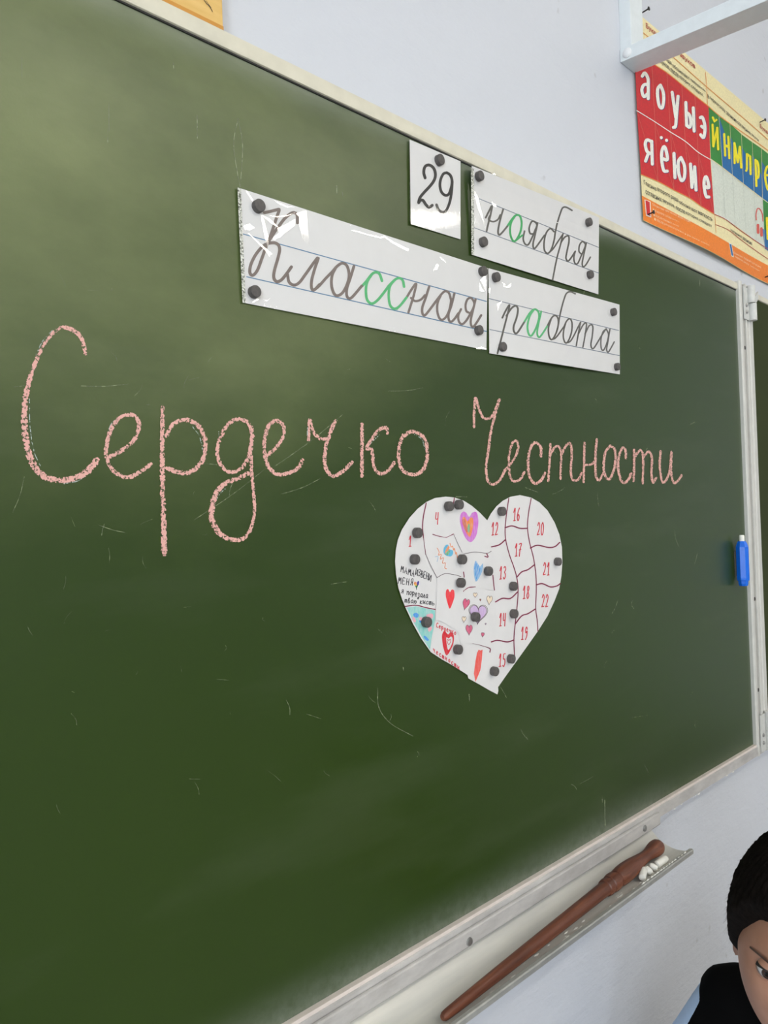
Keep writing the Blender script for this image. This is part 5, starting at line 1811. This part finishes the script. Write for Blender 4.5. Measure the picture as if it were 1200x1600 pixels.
    for s in (1, -1):
        ec = (.0665, s * .030, .001)

        def cap(R_, lo, hi, tilt, nm, mat, par, n=24, m=8):
            # spherical patch around +f tilted in elevation
            v2 = []
            for j in range(m + 1):
                th = lo + (hi - lo) * j / m
                for i in range(n):
                    ph = 2 * PI * i / n
                    a_, b_, c_ = math.cos(th), math.sin(th) * math.cos(ph), math.sin(th) * math.sin(ph)
                    a2, c2 = a_ * math.cos(tilt) - c_ * math.sin(tilt), a_ * math.sin(tilt) + c_ * math.cos(tilt)
                    v2.append(hp(ec[0] + a2 * R_, ec[1] + b_ * R_, ec[2] + c2 * R_))
            return mesh_obj(nm, v2, [(j * n + i, j * n + (i + 1) % n, (j + 1) * n + (i + 1) % n, (j + 1) * n + i) for j in range(m) for i in range(n)], mat, par, smooth=True)
        eye = cap(.0118, 0, 2.6, 0, 'eye', white, root)
        cap(.01195, .0, .46, 0, 'iris', iris, eye)
        cap(.01205, .0, .20, 0, 'pupil', pupil, eye)

        def lid(a0, a1, R_, nm, mat):
            v2 = []
            n, m = 16, 6
            for j in range(m + 1):
                for i in range(n + 1):
                    az = -1.25 + 2.5 * i / n
                    shp = math.cos(az * 1.2)
                    e = a0 * shp + (a1 - a0 * shp) * j / m
                    v2.append(hp(ec[0] + math.cos(e) * math.cos(az) * R_, ec[1] + math.cos(e) * math.sin(az) * R_, ec[2] + math.sin(e) * R_))
            return mesh_obj(nm, v2, [(j * 17 + i, j * 17 + i + 1, (j + 1) * 17 + i + 1, (j + 1) * 17 + i) for j in range(m) for i in range(n)], mat, root, smooth=True)
        lid(.34, 1.5, .0128, 'eyelid', skin.m)
        lid(-.42, -1.5, .0128, 'eyelid', skin.m)
        lid(.29, .40, .0132, 'eyelashes', lash)
        # brow: a tapered arc lying on the forehead skin
        v2, f2 = [], []
        for i in range(17):
            t = i / 16
            yy = s * (.014 + .038 * t)
            zz = .0145 + .0050 * math.sin(t * PI * .75) - .009 * t
            hh = .0031 * (1 - t * .65)
            for q_ in (-1, 1):
                z2 = zz + q_ * hh
                # find the skin depth there
                best = None
                th, ph = math.acos(max(-1, min(1, z2 / .104))), math.asin(max(-1, min(1, yy / .0705 / max(.2, math.sin(math.acos(z2 / .104))))))
                x_, y_, z_ = head_pt(math.sin(th) * math.cos(ph), math.sin(th) * math.sin(ph), math.cos(th))
                v2.append(hp(x_ + .0016, y_, z_))
        for i in range(16):
            f2.append((2 * i, 2 * i + 1, 2 * i + 3, 2 * i + 2))
        mesh_obj('eyebrow', v2, f2, brow, root, smooth=True)
    lipm = mottled('muted_lips', srgb(160, 96, 90), .06, 200, .45)
    v2, f2 = [], []
    for i in range(13):
        t = i / 12 * 2 - 1
        yy = t * .021
        for q_ in (1, 0, -1):
            zz = -.0655 + q_ * .0058 * (1 - t * t) - (.001 if q_ == 1 and abs(t) < .15 else 0)
            th = math.acos(zz / .104)
            ph = math.asin(max(-1, min(1, yy / (.0705 * (1 - .18 * (.58) ** 1.9)) / math.sin(th))))
            x_, y_, z_ = head_pt(math.sin(th) * math.cos(ph), math.sin(th) * math.sin(ph), math.cos(th))
            v2.append(hp(x_ + (.0018 if q_ else .0006), y_, z_))
    for i in range(12):
        for q_ in (0, 1):
            f2.append((3 * i + q_, 3 * i + q_ + 1, 3 * i + q_ + 4, 3 * i + q_ + 3))
    mesh_obj('lips', v2, f2, lipm, root, smooth=True)
    # ---- clothing
    black = mottled('black_knit', (.0028, .0028, .003), .2, 300, .95, spec=.06)
    blue = mottled('pale_blue_cotton', srgb(176, 200, 228), .05, 60, .8, bump=.2)
    navy = mottled('dark_trousers', (.012, .013, .018), .2, 120, .85)
    leather = mottled('black_shoes', (.012, .012, .012), .2, 80, .35)
    c1 = P(SH_F - .005, 0, SH_U + .004)
    vest_parts = [bone(chest, belly, .092, .088), bone(belly, pelvis, .088, .094)]
    for s in (1, -1):
        vest_parts += [bone(c1, P(SH_F - .004, s * (SH_R - .006), SH_U + .006), .054, .0475), bone(P(SH_F, s * (SH_R - .012), SH_U - .01), P(-.185, s * .112, -.30), .054, .060), bone(P(-.185, s * .112, -.30), P(-.26, s * .075, -.43), .060, .066),
                       bone(sh[s] - Rd * s * .006 + Fd * .004, sh[s].lerp(el[s], .5) - Rd * s * .010 + Fd * .008, .0465, .051), bone(sh[s].lerp(el[s], .5) - Rd * s * .010 + Fd * .008, sh[s].lerp(el[s], .72) - Rd * s * .012 + Fd * .010, .051, .054)]
    fuse(vest_parts, .006, 'vest', black, root, 6)
    sl_ = []
    for s in (1, -1):
        m_ = sh[s].lerp(el[s], .5) + Rd * s * .002
        sl_ = [bone(sh[s], m_, .043, .046), bone(m_, el[s], .046, .043), bone(el[s], wr[s].lerp(el[s], .1), .042, .033)]
        fuse(sl_, .006, 'shirt_sleeve', blue, root, 5)
    cv, cf = [], []
    for j, (rad, hh) in enumerate(((.047, -.012), (.044, .010), (.052, -.014), (.056, -.016))):
        for i in range(28):
            t = 2 * PI * i / 28
            ax_ = (neck1 - neck0).normalized()
            cv.append(neck0 + ax_ * (.018 + hh) + Fd * math.cos(t) * rad + Rd * math.sin(t) * rad)
    for j in range(3):
        for i in range(28):
            cf.append((j * 28 + i, j * 28 + (i + 1) % 28, (j + 1) * 28 + (i + 1) % 28, (j + 1) * 28 + i))
    mesh_obj('shirt_collar', cv, cf, blue, root, smooth=True)
    tp_ = []
    for s in (1, -1):
        tp_ += [bone(hip[s], kn[s], .072, .054), bone(kn[s], an[s] + Ud * .02, .054, .042)]
    tp_.append(bone(P(-.285, -.05, -.485), P(-.285, .05, -.485), .082, .082))
    fuse(tp_, .008, 'trousers', navy, root, 4)
    for s in (1, -1):
        a_ = Vector((an[s].x, an[s].y, .034))
        fuse([bone(a_ - Fd * .02, a_ + Fd * .09 - Ud * .006, .036, .027), bone(an[s], a_, .034, .036)], .006, 'shoe', leather, root, 3)
    return root


HEAD_ROLL, HEAD_PITCH, HEAD_YAW = -13.0, -6.0, -8.5
HAIR_T = .0105
SH_F, SH_R, SH_U = -.17, .094, -.182
build_person()
